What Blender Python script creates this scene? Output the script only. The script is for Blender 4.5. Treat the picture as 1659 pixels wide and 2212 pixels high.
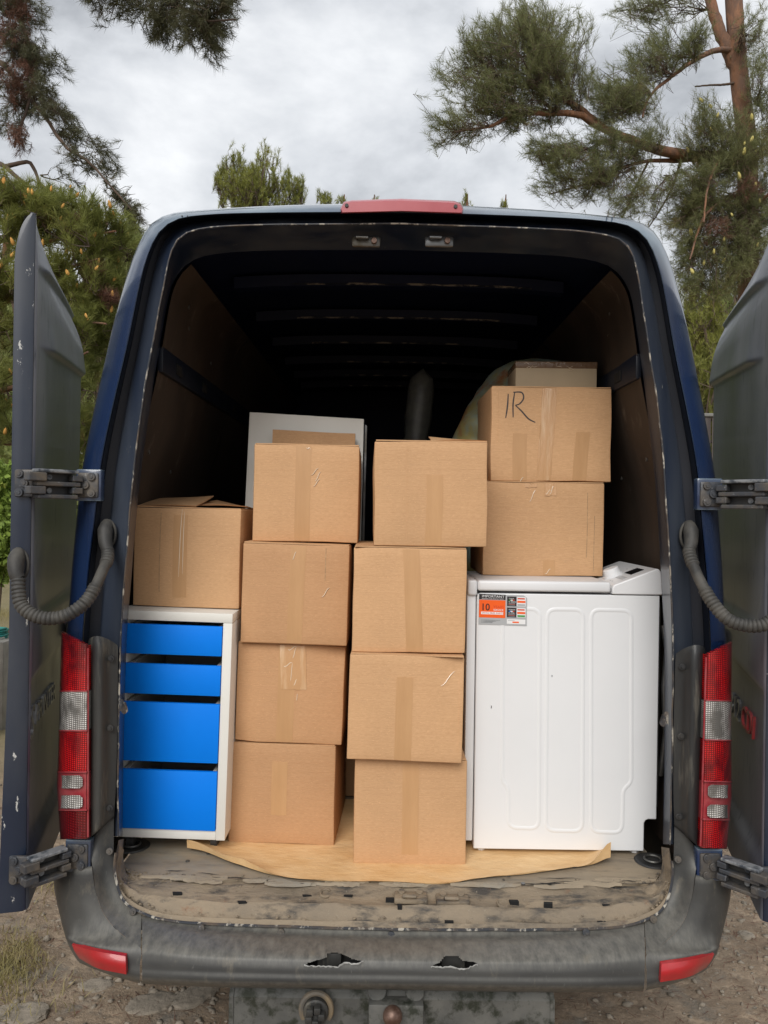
import bpy, bmesh, math, random
import numpy as np
from mathutils import Vector, Matrix, noise

random.seed(7)
rng = np.random.default_rng(7)
R = math.radians
for o in list(bpy.data.objects):
    bpy.data.objects.remove(o)
scene = bpy.context.scene
C = scene.collection

# ------------------------------------------------------------------ camera
CZ = 1.76
ROLL = 0.0147
cam_d = bpy.data.cameras.new('camera')
cam = bpy.data.objects.new('camera', cam_d)
C.objects.link(cam)
cam_d.sensor_fit = 'HORIZONTAL'
cam_d.sensor_width = 36
cam_d.lens = 36
cam_d.clip_start = 0.05
cam_d.clip_end = 2000
cam.matrix_world = Matrix.Translation((0, 0, CZ)) @ Matrix.Rotation(R(90), 4, 'X') @ Matrix.Rotation(ROLL, 4, 'Z')
scene.camera = cam
scene.render.resolution_x = 768
scene.render.resolution_y = 1024

# ------------------------------------------------------------------ sky, sun, exposure
SUN_EL, SUN_AZ = 38.0, 194.0      # compass from +Y (forward), clockwise: behind the photographer, a little left
w = bpy.data.worlds.new('World')
scene.world = w
w.use_nodes = True
nt = w.node_tree
nt.nodes.clear()
out = nt.nodes.new('ShaderNodeOutputWorld')
bg = nt.nodes.new('ShaderNodeBackground')
bg.inputs['Strength'].default_value = 0.1
sky = nt.nodes.new('ShaderNodeTexSky')
sky.sky_type = 'NISHITA'
sky.sun_disc = False
sky.sun_elevation = R(SUN_EL)
sky.sun_rotation = R(SUN_AZ)
sky.air_density = 1.5
sky.dust_density = 3.0
tc = nt.nodes.new('ShaderNodeTexCoord')
mp = nt.nodes.new('ShaderNodeMapping')
mp.inputs['Scale'].default_value = (1.0, 1.0, 1.9)
mp.inputs['Location'].default_value = (0.35, 0.2, 0.55)
n1 = nt.nodes.new('ShaderNodeTexNoise')
n1.inputs['Scale'].default_value = 3.0
n1.inputs['Detail'].default_value = 8
n1.inputs['Roughness'].default_value = 0.56
n1.inputs['Distortion'].default_value = 0.12
cr = nt.nodes.new('ShaderNodeValToRGB')
cr.color_ramp.elements[0].position = 0.36
cr.color_ramp.elements[0].color = (0.345, 0.36, 0.385, 1)
cr.color_ramp.elements[1].position = 0.66
cr.color_ramp.elements[1].color = (0.82, 0.83, 0.845, 1)
e = cr.color_ramp.elements.new(0.5)
e.color = (0.580, 0.598, 0.626, 1)
sc = nt.nodes.new('ShaderNodeVectorMath')
sc.operation = 'SCALE'
sc.inputs['Scale'].default_value = 8.6
mx = nt.nodes.new('ShaderNodeMixRGB')
mx.inputs['Fac'].default_value = 0.94
L = nt.links
L.new(tc.outputs['Generated'], mp.inputs['Vector'])
L.new(mp.outputs['Vector'], n1.inputs['Vector'])
L.new(n1.outputs['Fac'], cr.inputs['Fac'])
L.new(cr.outputs['Color'], sc.inputs[0])
L.new(sky.outputs['Color'], mx.inputs[1])
L.new(sc.outputs['Vector'], mx.inputs[2])
L.new(mx.outputs['Color'], bg.inputs['Color'])
L.new(bg.outputs['Background'], out.inputs['Surface'])

sun_d = bpy.data.lights.new('sun', 'SUN')
sun_d.energy = 1.5
sun_d.angle = R(35)
sun_d.color = (1.0, 0.975, 0.94)
sun = bpy.data.objects.new('sun', sun_d)
C.objects.link(sun)
az, el = R(SUN_AZ), R(SUN_EL)
sdir = Vector((math.sin(az) * math.cos(el), math.cos(az) * math.cos(el), math.sin(el)))
sun.rotation_euler = sdir.to_track_quat('Z', 'Y').to_euler()
sun.location = sdir * 30

vs = scene.view_settings
vs.view_transform = 'Standard'
vs.look = 'None'
vs.gamma = 1
vs.exposure = 0.60
vs.use_curve_mapping = False

# ------------------------------------------------------------------ helpers
F = 1659.0
cR, sR = math.cos(ROLL), math.sin(ROLL)
def P(u, v, Y):
    """survey point: image bearing (1659 wide) at a measured distance Y in front of the tripod"""
    du, up = u - 829.5, 1106 - v
    return Vector(((du * cR - up * sR) / F * Y, Y, CZ + (du * sR + up * cR) / F * Y))

def wm(o):
    m = o.matrix_basis.copy()
    return wm(o.parent) @ m if o.parent else m

def tag(o, label=None, cat=None, group=None, kind=None):
    if label: o['label'] = label
    if cat: o['category'] = cat
    if group: o['group'] = group
    if kind: o['kind'] = kind
    return o

def empty(name, loc, rot=(0, 0, 0), label=None, cat=None, group=None):
    o = bpy.data.objects.new(name, None)
    C.objects.link(o)
    o.location = loc
    o.rotation_euler = rot
    o.empty_display_size = 0.1
    return tag(o, label, cat, group)

class MB:
    def __init__(s):
        s.v, s.f, s.mi = [], [], []
    def add(s, vs_, fs, m=0):
        k = len(s.v)
        s.v.extend([Vector(p) for p in vs_])
        s.f.extend([tuple(i + k for i in f) for f in fs])
        s.mi.extend([m] * len(fs))
        return s
    def bm(s, b, mat=None, m=0):
        b.verts.index_update()
        vs_ = [(mat @ v.co) if mat else v.co.copy() for v in b.verts]
        fs = [[v.index for v in f.verts] for f in b.faces]
        b.free()
        return s.add(vs_, fs, m)
    def box(s, lo, hi, bev=0.0, mat=None, seg=2, m=0):
        b = bmesh.new()
        bmesh.ops.create_cube(b, size=1)
        c = [(lo[i] + hi[i]) / 2 for i in range(3)]
        d = [hi[i] - lo[i] for i in range(3)]
        for v in b.verts:
            v.co = Vector([c[i] + v.co[i] * d[i] for i in range(3)])
        if bev > 0:
            bmesh.ops.bevel(b, geom=list(b.edges), offset=bev, segments=seg, affect='EDGES', profile=0.5)
        return s.bm(b, mat, m)
    def tube(s, pts, rad, n=8, cap=True, m=0, squash=None):
        pts = [Vector(p) for p in pts]
        k = len(pts)
        if not hasattr(rad, '__len__'): rad = [rad] * k
        t0 = (pts[1] - pts[0]).normalized()
        a = t0.orthogonal().normalized()
        vv, ff = [], []
        for i in range(k):
            t = (pts[min(i + 1, k - 1)] - pts[max(i - 1, 0)]).normalized()
            a = (a - t * a.dot(t))
            a = a.normalized() if a.length > 1e-6 else t.orthogonal().normalized()
            b = t.cross(a)
            for j in range(n):
                an = 2 * math.pi * j / n
                vv.append(pts[i] + (a * math.cos(an) + b * math.sin(an)) * rad[i])
        for i in range(k - 1):
            for j in range(n):
                j2 = (j + 1) % n
                ff.append((i * n + j, i * n + j2, (i + 1) * n + j2, (i + 1) * n + j))
        if cap:
            ff.append(tuple(range(n - 1, -1, -1)))
            ff.append(tuple((k - 1) * n + j for j in range(n)))
        return s.add(vv, ff, m)
    def grid(s, rows, m=0, flip=False):
        nr, nc = len(rows), len(rows[0])
        vv = [p for r in rows for p in r]
        ff = []
        for i in range(nr - 1):
            for j in range(nc - 1):
                q = (i * nc + j, i * nc + j + 1, (i + 1) * nc + j + 1, (i + 1) * nc + j)
                ff.append(q[::-1] if flip else q)
        return s.add(vv, ff, m)
    def prism(s, poly, dirv, m=0):
        """closed prism from planar polygon extruded along dirv"""
        n = len(poly)
        d = Vector(dirv)
        vv = [Vector(p) for p in poly] + [Vector(p) + d for p in poly]
        ff = [tuple(range(n)), tuple(range(2 * n - 1, n - 1, -1))]
        for i in range(n):
            j = (i + 1) % n
            ff.append((i, i + n, j + n, j))
        return s.add(vv, ff, m)
    def cyl(s, c, axis, r, h, n=20, r2=None, m=0):
        c, axis = Vector(c), Vector(axis).normalized()
        r2 = r if r2 is None else r2
        bv = min(0.12 * r, 0.12 * h)
        return s.tube([c, c + axis * 1e-5, c + axis * (h - bv), c + axis * h], [r * .98, r, r2, r2 - bv], n, True, m)
    def build(s, name, mat, parent=None, smooth=35, kind=None, label=None, weld=0.0, recalc=True):
        me = bpy.data.meshes.new(name)
        inv = wm(parent).inverted() if parent else Matrix.Identity(4)
        me.from_pydata([inv @ v for v in s.v], [], s.f)
        mats = mat if isinstance(mat, (list, tuple)) else [mat]
        for q in mats: me.materials.append(q)
        if len(mats) > 1: me.polygons.foreach_set('material_index', s.mi)
        if weld or recalc:
            b = bmesh.new(); b.from_mesh(me)
            if weld: bmesh.ops.remove_doubles(b, verts=b.verts, dist=weld)
            if recalc: bmesh.ops.recalc_face_normals(b, faces=b.faces)
            b.to_mesh(me); b.free()
        if smooth:
            me.polygons.foreach_set('use_smooth', [True] * len(me.polygons))
            me.set_sharp_from_angle(angle=R(smooth))
        o = bpy.data.objects.new(name, me)
        C.objects.link(o)
        if parent: o.parent = parent
        if kind: o['kind'] = kind
        if label: o['label'] = label
        return o

def catmull(pts, n):
    """n points evenly by arc length on a Catmull-Rom curve through pts"""
    p = [np.array(q, float) for q in pts]
    p = [2 * p[0] - p[1]] + p + [2 * p[-1] - p[-2]]
    dense = []
    for i in range(1, len(p) - 2):
        for t in np.linspace(0, 1, 12, endpoint=False):
            a, b, c, d = p[i - 1], p[i], p[i + 1], p[i + 2]
            dense.append(0.5 * (2 * b + (c - a) * t + (2 * a - 5 * b + 4 * c - d) * t * t + (3 * b - a - 3 * c + d) * t ** 3))
    dense.append(p[-2])
    dense = np.array(dense)
    s = np.concatenate([[0], np.cumsum(np.linalg.norm(np.diff(dense, axis=0), axis=1))])
    q = np.linspace(0, s[-1], n)
    return np.stack([np.interp(q, s, dense[:, k]) for k in range(dense.shape[1])], 1)

def catmull_u(pts, n):
    """uniform-parameter Catmull-Rom (keeps rows of a patch aligned)"""
    p = [np.array(q, float) for q in pts]
    m = len(p)
    p = [2 * p[0] - p[1]] + p + [2 * p[-1] - p[-2]]
    o_ = []
    for q in np.linspace(0, m - 1, n):
        i = min(int(q), m - 2); t = q - i
        a, b, c, d = p[i], p[i + 1], p[i + 2], p[i + 3]
        o_.append(0.5 * (2 * b + (c - a) * t + (2 * a - 5 * b + 4 * c - d) * t * t + (3 * b - a - 3 * c + d) * t ** 3))
    return np.array(o_)

def patch(rows, nr, nc):
    """rows of world points -> smooth grid"""
    r1 = [catmull_u(r, nc) for r in rows]
    cols = [catmull_u([r[j] for r in r1], nr) for j in range(nc)]
    return [[Vector(cols[j][i]) for j in range(nc)] for i in range(nr)]

VX = 0.043        # van centre line
def mir(p, cx=VX):
    return Vector((2 * cx - p[0], p[1], p[2]))

# ------------------------------------------------------------------ materials
def new_mat(name):
    m = bpy.data.materials.new(name)
    m.use_nodes = True
    return m, m.node_tree, m.node_tree.nodes['Principled BSDF']

def coords(t, scale=(1, 1, 1), kind='Object', loc=(0, 0, 0), rot=(0, 0, 0)):
    tc_ = t.nodes.new('ShaderNodeTexCoord')
    m_ = t.nodes.new('ShaderNodeMapping')
    m_.inputs['Scale'].default_value = scale
    m_.inputs['Location'].default_value = loc
    m_.inputs['Rotation'].default_value = rot
    t.links.new(tc_.outputs[kind], m_.inputs['Vector'])
    return m_.outputs['Vector']

def noise_fac(t, vec, scale, lo, hi, detail=6, rough=0.6, dist=0.0):
    n = t.nodes.new('ShaderNodeTexNoise')
    n.inputs['Scale'].default_value = scale
    n.inputs['Detail'].default_value = detail
    n.inputs['Roughness'].default_value = rough
    n.inputs['Distortion'].default_value = dist
    t.links.new(vec, n.inputs['Vector'])
    mr = t.nodes.new('ShaderNodeMapRange')
    mr.inputs['From Min'].default_value = lo
    mr.inputs['From Max'].default_value = hi
    t.links.new(n.outputs['Fac'], mr.inputs['Value'])
    return mr.outputs['Result']

def mixc(t, fac, a, b, mode='MIX'):
    m = t.nodes.new('ShaderNodeMixRGB')
    m.blend_type = mode
    for k, x in ((0, fac), (1, a), (2, b)):
        if isinstance(x, (int, float)): m.inputs[k].default_value = x
        elif isinstance(x, tuple): m.inputs[k].default_value = (*x, 1) if len(x) == 3 else x
        else: t.links.new(x, m.inputs[k])
    return m.outputs['Color']

def bump(t, bsdf, height, strength=0.3, dist=0.01):
    b = t.nodes.new('ShaderNodeBump')
    b.inputs['Strength'].default_value = strength
    b.inputs['Distance'].default_value = dist
    t.links.new(height, b.inputs['Height'])
    t.links.new(b.outputs['Normal'], bsdf.inputs['Normal'])

def surf(name, c1, c2=None, scale=8, lo=0.35, hi=0.65, stretch=(1, 1, 1), rough=0.5, rough2=None, metal=0, coat=0,
         c3=None, s3=30, lo3=0.6, hi3=0.7, st3=(1, 1, 1), bmp=0, bscale=60, bdist=0.002, spec=None, layers=()):
    m, t, b = new_mat(name)
    col = c1
    fac = None
    if c2 is not None:
        fac = noise_fac(t, coords(t, stretch), scale, lo, hi)
        col = mixc(t, fac, c1, c2)
    if c3 is not None:
        f3 = noise_fac(t, coords(t, st3, loc=(3.1, 1.7, 5.3)), s3, lo3, hi3, detail=8, rough=0.65)
        col = mixc(t, f3, col, c3)
    for i, (c_, s_, l_, h_, st_) in enumerate(layers):
        f_ = noise_fac(t, coords(t, st_, loc=(7.1 + i * 3, 2.2 * i, 1.3)), s_, l_, h_, detail=7, rough=0.7)
        col = mixc(t, f_, col, c_)
    if isinstance(col, tuple): b.inputs['Base Color'].default_value = (*col, 1)
    else: t.links.new(col, b.inputs['Base Color'])
    b.inputs['Roughness'].default_value = rough
    if rough2 is not None and fac is not None:
        mr = t.nodes.new('ShaderNodeMapRange')
        mr.inputs['To Min'].default_value = rough
        mr.inputs['To Max'].default_value = rough2
        t.links.new(fac, mr.inputs['Value'])
        t.links.new(mr.outputs['Result'], b.inputs['Roughness'])
    b.inputs['Metallic'].default_value = metal
    b.inputs['Coat Weight'].default_value = coat
    b.inputs['Coat Roughness'].default_value = 0.08
    if spec is not None: b.inputs['Specular IOR Level'].default_value = spec
    if bmp:
        n = noise_fac(t, coords(t, stretch), bscale, 0.0, 1.0, detail=8, rough=0.65)
        bump(t, b, n, bmp, bdist)
    return m

NAVY = (0.009, 0.024, 0.074)
M = {}
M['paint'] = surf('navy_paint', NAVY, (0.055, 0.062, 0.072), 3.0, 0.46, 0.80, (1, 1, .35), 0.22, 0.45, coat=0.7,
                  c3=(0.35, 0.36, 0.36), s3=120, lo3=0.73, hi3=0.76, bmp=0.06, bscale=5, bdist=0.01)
def dust_sheen_top(m, col, lo, hi):
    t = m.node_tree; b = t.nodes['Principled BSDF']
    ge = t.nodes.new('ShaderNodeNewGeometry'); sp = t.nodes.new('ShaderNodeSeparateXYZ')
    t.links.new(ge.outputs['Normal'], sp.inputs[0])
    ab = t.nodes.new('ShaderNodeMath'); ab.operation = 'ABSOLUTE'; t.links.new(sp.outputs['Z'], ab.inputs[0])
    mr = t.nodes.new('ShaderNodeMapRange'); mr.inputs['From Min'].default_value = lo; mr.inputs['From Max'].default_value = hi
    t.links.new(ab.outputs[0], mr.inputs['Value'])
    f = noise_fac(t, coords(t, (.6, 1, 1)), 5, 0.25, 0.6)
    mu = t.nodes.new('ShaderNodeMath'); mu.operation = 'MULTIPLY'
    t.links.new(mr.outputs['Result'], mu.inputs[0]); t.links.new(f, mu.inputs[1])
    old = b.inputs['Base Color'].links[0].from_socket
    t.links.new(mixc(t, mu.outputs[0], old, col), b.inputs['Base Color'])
dust_sheen_top(M['paint'], (0.15, 0.205, 0.25), .12, .45)  # sky reflection on the roof edge painted into the colour, along with dust
M['paint_dusty'] = surf('dusty_navy_paint', (0.055, 0.066, 0.100), (0.235, 0.238, 0.255), 3.2, 0.34, 0.66, (1, 1, .35), 0.30, 0.46, coat=0.15, spec=0.5,
                        c3=(0.07, 0.075, 0.085), s3=30, lo3=0.56, hi3=0.74, st3=(1, 1, .3), bmp=0.08, bscale=6, bdist=0.01)
M['door_edge'] = surf('scratched_navy_door_edge', (0.010, 0.018, 0.038), (0.040, 0.047, 0.060), 4.0, 0.4, 0.75, (1, 1, .4), 0.35, 0.5, coat=0.3,
                      c3=(0.5, 0.5, 0.48), s3=30, lo3=0.645, hi3=0.665, st3=(1, 1, .45), bmp=0.06, bscale=6, bdist=0.01)
M['frame'] = surf('worn_navy_door_frame', (0.013, 0.023, 0.050), (0.080, 0.092, 0.110), 5.0, 0.38, 0.72, (1, 1, .12), 0.3, 0.5, coat=0.4,
                  c3=(0.34, 0.33, 0.30), s3=60, lo3=0.68, hi3=0.71, st3=(1, 1, .3), bmp=0.05, bscale=10, bdist=0.004)
M['channel'] = surf('dark_seal_channel', (0.006, 0.009, 0.018), (0.016, 0.018, 0.024), 6.0, 0.5, 0.8, (1, 1, .1), 0.5, 0.7)
M['chip'] = surf('chipped_paint_edge', (0.035, 0.038, 0.045), (0.42, 0.39, 0.33), 55.0, 0.52, 0.60, (1, 1, .5), 0.55, 0.7,
                 c3=(0.10, 0.075, 0.055), s3=9, lo3=0.48, hi3=0.62, bmp=0.5, bscale=90)
M['plastic'] = surf('dusty_black_plastic', (0.018, 0.019, 0.020), (0.055, 0.053, 0.047), 6.0, 0.38, 0.75, (1, 1, .22), 0.45, 0.65,
                    c3=(0.16, 0.148, 0.12), s3=20, lo3=0.55, hi3=0.76, st3=(1.6, 1, .16), bmp=0.15, bscale=120, bdist=0.001)
def bumper_mat():
    m, t, b = new_mat('scuffed_grey_bumper')
    f1 = noise_fac(t, coords(t, (.5, 1, 1.6)), 5, 0.35, 0.7)
    c = mixc(t, f1, (0.036, 0.037, 0.037), (0.066, 0.066, 0.062))
    # trodden, dusty top: dust only lies where the moulding faces up
    ge = t.nodes.new('ShaderNodeNewGeometry'); sp = t.nodes.new('ShaderNodeSeparateXYZ')
    t.links.new(ge.outputs['Normal'], sp.inputs[0])
    ab = t.nodes.new('ShaderNodeMath'); ab.operation = 'ABSOLUTE'; t.links.new(sp.outputs['Z'], ab.inputs[0])
    mr = t.nodes.new('ShaderNodeMapRange'); mr.inputs['From Min'].default_value = .18; mr.inputs['From Max'].default_value = .75
    t.links.new(ab.outputs[0], mr.inputs['Value'])
    fd = noise_fac(t, coords(t, (2.2, 1, .8), loc=(3, 1, 2)), 26, 0.22, 0.66, detail=9, rough=.7)
    mu = t.nodes.new('ShaderNodeMath'); mu.operation = 'MULTIPLY'
    t.links.new(mr.outputs['Result'], mu.inputs[0]); t.links.new(fd, mu.inputs[1])
    c = mixc(t, mu.outputs[0], c, (0.165, 0.158, 0.138))
    fs = noise_fac(t, coords(t, (2.0, 1, .5), loc=(7, 1, 1)), 70, 0.62, 0.78, detail=7, rough=.7)
    c = mixc(t, fs, c, (0.16, 0.16, 0.15))
    fm = noise_fac(t, coords(t, (1.2, 1, .5), loc=(1, 5, 2)), 16, 0.58, 0.80, detail=8, rough=.7)
    c = mixc(t, fm, c, (0.17, 0.15, 0.115))
    t.links.new(c, b.inputs['Base Color'])
    b.inputs['Roughness'].default_value = .52
    n = noise_fac(t, coords(t), 90, 0, 1, detail=8)
    bump(t, b, n, .3, .001)
    return m
M['bumper'] = bumper_mat()
M['sill'] = surf('muddy_steel_sill', (0.165, 0.132, 0.094), (0.30, 0.235, 0.16), 6.0, 0.35, 0.65, (.5, 1.4, 1), 0.6, 0.8,
                 c3=(0.060, 0.053, 0.046), s3=15, lo3=0.51, hi3=0.64, st3=(.5, 1.6, 1), bmp=0.9, bscale=38, bdist=0.006,
                 layers=[((0.22, 0.10, 0.05), 14, 0.62, 0.78, (1, 1, 1)), ((0.33, 0.29, 0.22), 90, 0.62, 0.72, (1, 1, 1))])
M['floor_ply'] = surf('worn_plywood_floor', (0.235, 0.19, 0.135), (0.31, 0.25, 0.175), 5.0, 0.35, 0.65, (1, 3, 1), 0.7, 0.8,
                      c3=(0.13, 0.11, 0.085), s3=7, lo3=0.52, hi3=0.75, st3=(.7, 2.5, 1), bmp=0.35, bscale=26, bdist=0.004,
                      layers=[((0.235, 0.235, 0.21), 3, 0.48, 0.72, (1, 1, 1)), ((0.08, 0.06, 0.045), 50, 0.60, 0.72, (.25, 3, 1))])
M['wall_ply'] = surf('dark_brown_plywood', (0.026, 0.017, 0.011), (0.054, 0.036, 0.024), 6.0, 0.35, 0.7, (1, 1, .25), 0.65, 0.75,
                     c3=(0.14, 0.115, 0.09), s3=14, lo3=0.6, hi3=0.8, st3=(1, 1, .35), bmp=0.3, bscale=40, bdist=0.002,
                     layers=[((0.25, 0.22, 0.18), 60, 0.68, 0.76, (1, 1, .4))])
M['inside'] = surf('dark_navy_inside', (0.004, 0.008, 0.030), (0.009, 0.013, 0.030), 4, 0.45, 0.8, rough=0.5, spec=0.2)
M['bare'] = surf('bare_metal_strip', (0.26, 0.225, 0.175), (0.006, 0.008, 0.018), 7, 0.42, 0.52, (2, 1, 4), 0.5, 0.5)
M['steel'] = surf('dull_steel', (0.17, 0.175, 0.18), (0.10, 0.085, 0.06), 14, 0.4, 0.7, rough=0.38, rough2=0.6, metal=0.75, bmp=0.2, bscale=60)
M['hinge'] = surf('grimy_hinge_metal', (0.06, 0.065, 0.075), (0.15, 0.125, 0.095), 18, 0.42, 0.7, rough=0.4, rough2=0.65, metal=0.35,
                  c3=(0.32, 0.32, 0.32), s3=60, lo3=0.62, hi3=0.72, bmp=0.25, bscale=70)
M['hinge_pale'] = surf('scraped_hinge_cover', (0.26, 0.27, 0.28), (0.05, 0.06, 0.075), 30, 0.45, 0.6, rough=0.45, metal=0.3)
M['hinge_dark'] = surf('hinge_underside', (0.018, 0.019, 0.021), (0.05, 0.046, 0.04), 12, 0.4, 0.7, rough=0.55)
M['rubber'] = surf('dusty_rubber', (0.030, 0.029, 0.027), (0.095, 0.088, 0.075), 14, 0.4, 0.7, rough=0.6, rough2=0.75)
M['dark'] = surf('void_black', (0.006, 0.006, 0.006), rough=0.9)
M['underbody'] = surf('underbody_grime', (0.02, 0.018, 0.015), (0.05, 0.04, 0.03), 6, rough=0.85)
M['hitch'] = surf('mossy_painted_steel', (0.085, 0.088, 0.085), (0.15, 0.148, 0.135), 8, 0.35, 0.65, (1, 1, 1), 0.45, 0.65, metal=0.2,
                  c3=(0.03, 0.034, 0.024), s3=22, lo3=0.48, hi3=0.62, bmp=0.5, bscale=50,
                  layers=[((0.22, 0.18, 0.10), 26, 0.68, 0.76, (1, 1, 1))])
M['rust'] = surf('rusty_steel', (0.10, 0.055, 0.04), (0.20, 0.13, 0.10), 30, 0.4, 0.6, rough=0.45, metal=0.5)
M['red_reflector'] = surf('red_reflector', (0.42, 0.012, 0.018), (0.30, 0.02, 0.02), 10, rough=0.35, coat=0.4,
                          c3=(0.4, 0.12, 0.1), s3=40, lo3=0.68, hi3=0.76)
M['brake'] = surf('faded_red_brake_light', (0.33, 0.03, 0.045), (0.40, 0.07, 0.085), 6, 0.3, 0.7, (1, 1, 1), 0.3, coat=0.4)

def lens_mat(name, c_lo, c_hi, ridge, coat=0.6):
    m, t, b = new_mat(name)
    vec = coords(t, (ridge, ridge, ridge * 1.6))
    wv = t.nodes.new('ShaderNodeTexWave')
    wv.bands_direction = 'Z'
    wv.inputs['Scale'].default_value = 1
    wv.inputs['Distortion'].default_value = 1.2
    wv.inputs['Detail'].default_value = 1
    t.links.new(vec, wv.inputs['Vector'])
    w2 = t.nodes.new('ShaderNodeTexWave')
    w2.bands_direction = 'X'
    w2.inputs['Scale'].default_value = 1.3
    w2.inputs['Distortion'].default_value = 0.8
    t.links.new(vec, w2.inputs['Vector'])
    mul = t.nodes.new('ShaderNodeMath'); mul.operation = 'MULTIPLY'
    t.links.new(wv.outputs['Fac'], mul.inputs[0]); t.links.new(w2.outputs['Fac'], mul.inputs[1])
    big = noise_fac(t, coords(t, (7, 7, 5)), 2.4, 0.36, 0.56, detail=2)
    m2 = t.nodes.new('ShaderNodeMath'); m2.operation = 'MULTIPLY'
    t.links.new(mul.outputs[0], m2.inputs[0]); t.links.new(big, m2.inputs[1])
    t.links.new(mixc(t, m2.outputs[0], c_lo, c_hi), b.inputs['Base Color'])  # bright spots put inner reflections and sparkle into the lens colour
    b.inputs['Roughness'].default_value = 0.22
    b.inputs['Coat Weight'].default_value = coat
    b.inputs['Coat Roughness'].default_value = 0.06
    bump(t, b, mul.outputs[0], 0.35, 0.003)
    return m
M['lens_red'] = lens_mat('ribbed_red_lens', (0.13, 0.003, 0.006), (0.95, 0.012, 0.012), 34)
M['lens_darkred'] = lens_mat('dark_red_lens', (0.085, 0.004, 0.006), (0.22, 0.005, 0.008), 26)
M['lens_clear'] = lens_mat('ribbed_clear_lens', (0.13, 0.125, 0.115), (1.0, 0.97, 0.93), 34)
M['lens_frame'] = surf('faded_lens_frame', (0.30, 0.02, 0.03), (0.36, 0.08, 0.085), 12, rough=0.3, coat=0.5)

# load
def cardboard(name, c, tone=0.0):
    m, t, b = new_mat(name)
    oi = t.nodes.new('ShaderNodeObjectInfo')
    v1 = noise_fac(t, coords(t, (1, 1, 1)), 4, 0.3, 0.7, detail=4)
    v2 = noise_fac(t, coords(t, (40, 40, 260)), 1.6, 0.35, 0.65, detail=5, rough=0.7)
    v3 = noise_fac(t, coords(t, (1, 1, 2.5), loc=(4, 2, 1)), 170, 0.62, 0.75, detail=3)
    c0 = mixc(t, v1, tuple(x * 0.93 for x in c), tuple(min(1, x * 1.06) for x in c))
    c1 = mixc(t, v2, c0, mixc(t, 1.0, c0, (0.86, 0.83, 0.78), 'MULTIPLY'))
    c2_ = mixc(t, v3, c1, tuple(min(1, x * 1.25) for x in c))
    scuff = noise_fac(t, coords(t, (.7, 1, 2), loc=(1, 9, 2)), 13, 0.62, 0.8, detail=8, rough=0.7)
    c3_ = mixc(t, scuff, c2_, tuple(x * 0.8 for x in c))
    hs = t.nodes.new('ShaderNodeHueSaturation')
    mr = t.nodes.new('ShaderNodeMapRange')
    mr.inputs['To Min'].default_value = 0.93; mr.inputs['To Max'].default_value = 1.05
    t.links.new(oi.outputs['Random'], mr.inputs['Value'])
    t.links.new(mr.outputs['Result'], hs.inputs['Value'])
    t.links.new(c3_, hs.inputs['Color'])
    t.links.new(hs.outputs['Color'], b.inputs['Base Color'])
    b.inputs['Roughness'].default_value = 0.72
    b.inputs['Specular IOR Level'].default_value = 0.3
    flute = noise_fac(t, coords(t, (3, 3, 130)), 1.0, 0.2, 0.8, detail=2)
    ad = t.nodes.new('ShaderNodeMath'); ad.operation = 'ADD'
    t.links.new(flute, ad.inputs[0]); t.links.new(v1, ad.inputs[1])
    bump(t, b, ad.outputs[0], 0.16, 0.003)
    return m
KRAFT = (0.63, 0.382, 0.205)
M['card'] = cardboard('kraft_cardboard', KRAFT)
M['card_warm'] = cardboard('warm_kraft_cardboard', (0.575, 0.333, 0.175))
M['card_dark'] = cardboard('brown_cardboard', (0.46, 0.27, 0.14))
M['card_edge'] = surf('cardboard_cut_edge', (0.33, 0.20, 0.105), (0.50, 0.33, 0.18), 120, rough=0.8)
M['tape'] = surf('brown_packing_tape', (0.50, 0.285, 0.135), (0.55, 0.32, 0.155), 14, 0.3, 0.7, (3, 1, .4), 0.38, 0.5,
                 bmp=0.25, bscale=22, bdist=0.003, spec=0.4)
M['tape_clear'] = surf('clear_packing_tape', (0.58, 0.335, 0.165), (0.70, 0.48, 0.29), 40, 0.5, 0.68, (1, 1, .12), 0.16, 0.28,
                       bmp=0.9, bscale=60, bdist=0.004, spec=0.8)
M['wrinkle'] = surf('glossy_tape_wrinkle', (0.80, 0.68, 0.52), rough=0.15, spec=0.9)
M['marker'] = surf('black_marker', (0.025, 0.02, 0.022), (0.05, 0.035, 0.03), 80, rough=0.5)
M['paper'] = surf('kraft_paper', (0.66, 0.41, 0.185), (0.76, 0.52, 0.27), 7, 0.35, 0.65, (1, 2, 1), 0.6, 0.7,
                  c3=(0.70, 0.55, 0.36), s3=22, lo3=0.62, hi3=0.78, st3=(.6, 3, 1), bmp=0.8, bscale=11, bdist=0.008)
M['laminate'] = surf('off_white_laminate', (0.77, 0.755, 0.70), (0.72, 0.70, 0.64), 7, 0.4, 0.75, (1, 1, .4), 0.42, 0.5,
                     c3=(0.4, 0.36, 0.3), s3=70, lo3=0.72, hi3=0.78)
M['blue'] = surf('bright_blue_drawer_front', (0.0, 0.215, 0.86), (0.0, 0.20, 0.82), 5, 0.3, 0.7, rough=0.5, rough2=0.55, spec=0.2,
                 c3=(0.01, 0.24, 0.86), s3=90, lo3=0.70, hi3=0.8)
M['drawer_in'] = surf('drawer_inside', (0.42, 0.41, 0.38), (0.36, 0.34, 0.31), 8, rough=0.6)
M['enamel'] = surf('white_enamel', (0.79, 0.80, 0.81), (0.76, 0.77, 0.78), 2.5, 0.4, 0.7, rough=0.28, rough2=0.36, coat=0.15)
M['enamel_plastic'] = surf('white_plastic', (0.77, 0.775, 0.785), (0.74, 0.745, 0.755), 4, rough=0.35)
M['grey_print'] = surf('pale_grey_print', (0.50, 0.51, 0.52), rough=0.4)
M['display'] = surf('black_display', (0.012, 0.012, 0.014), rough=0.12, coat=0.5)
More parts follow.
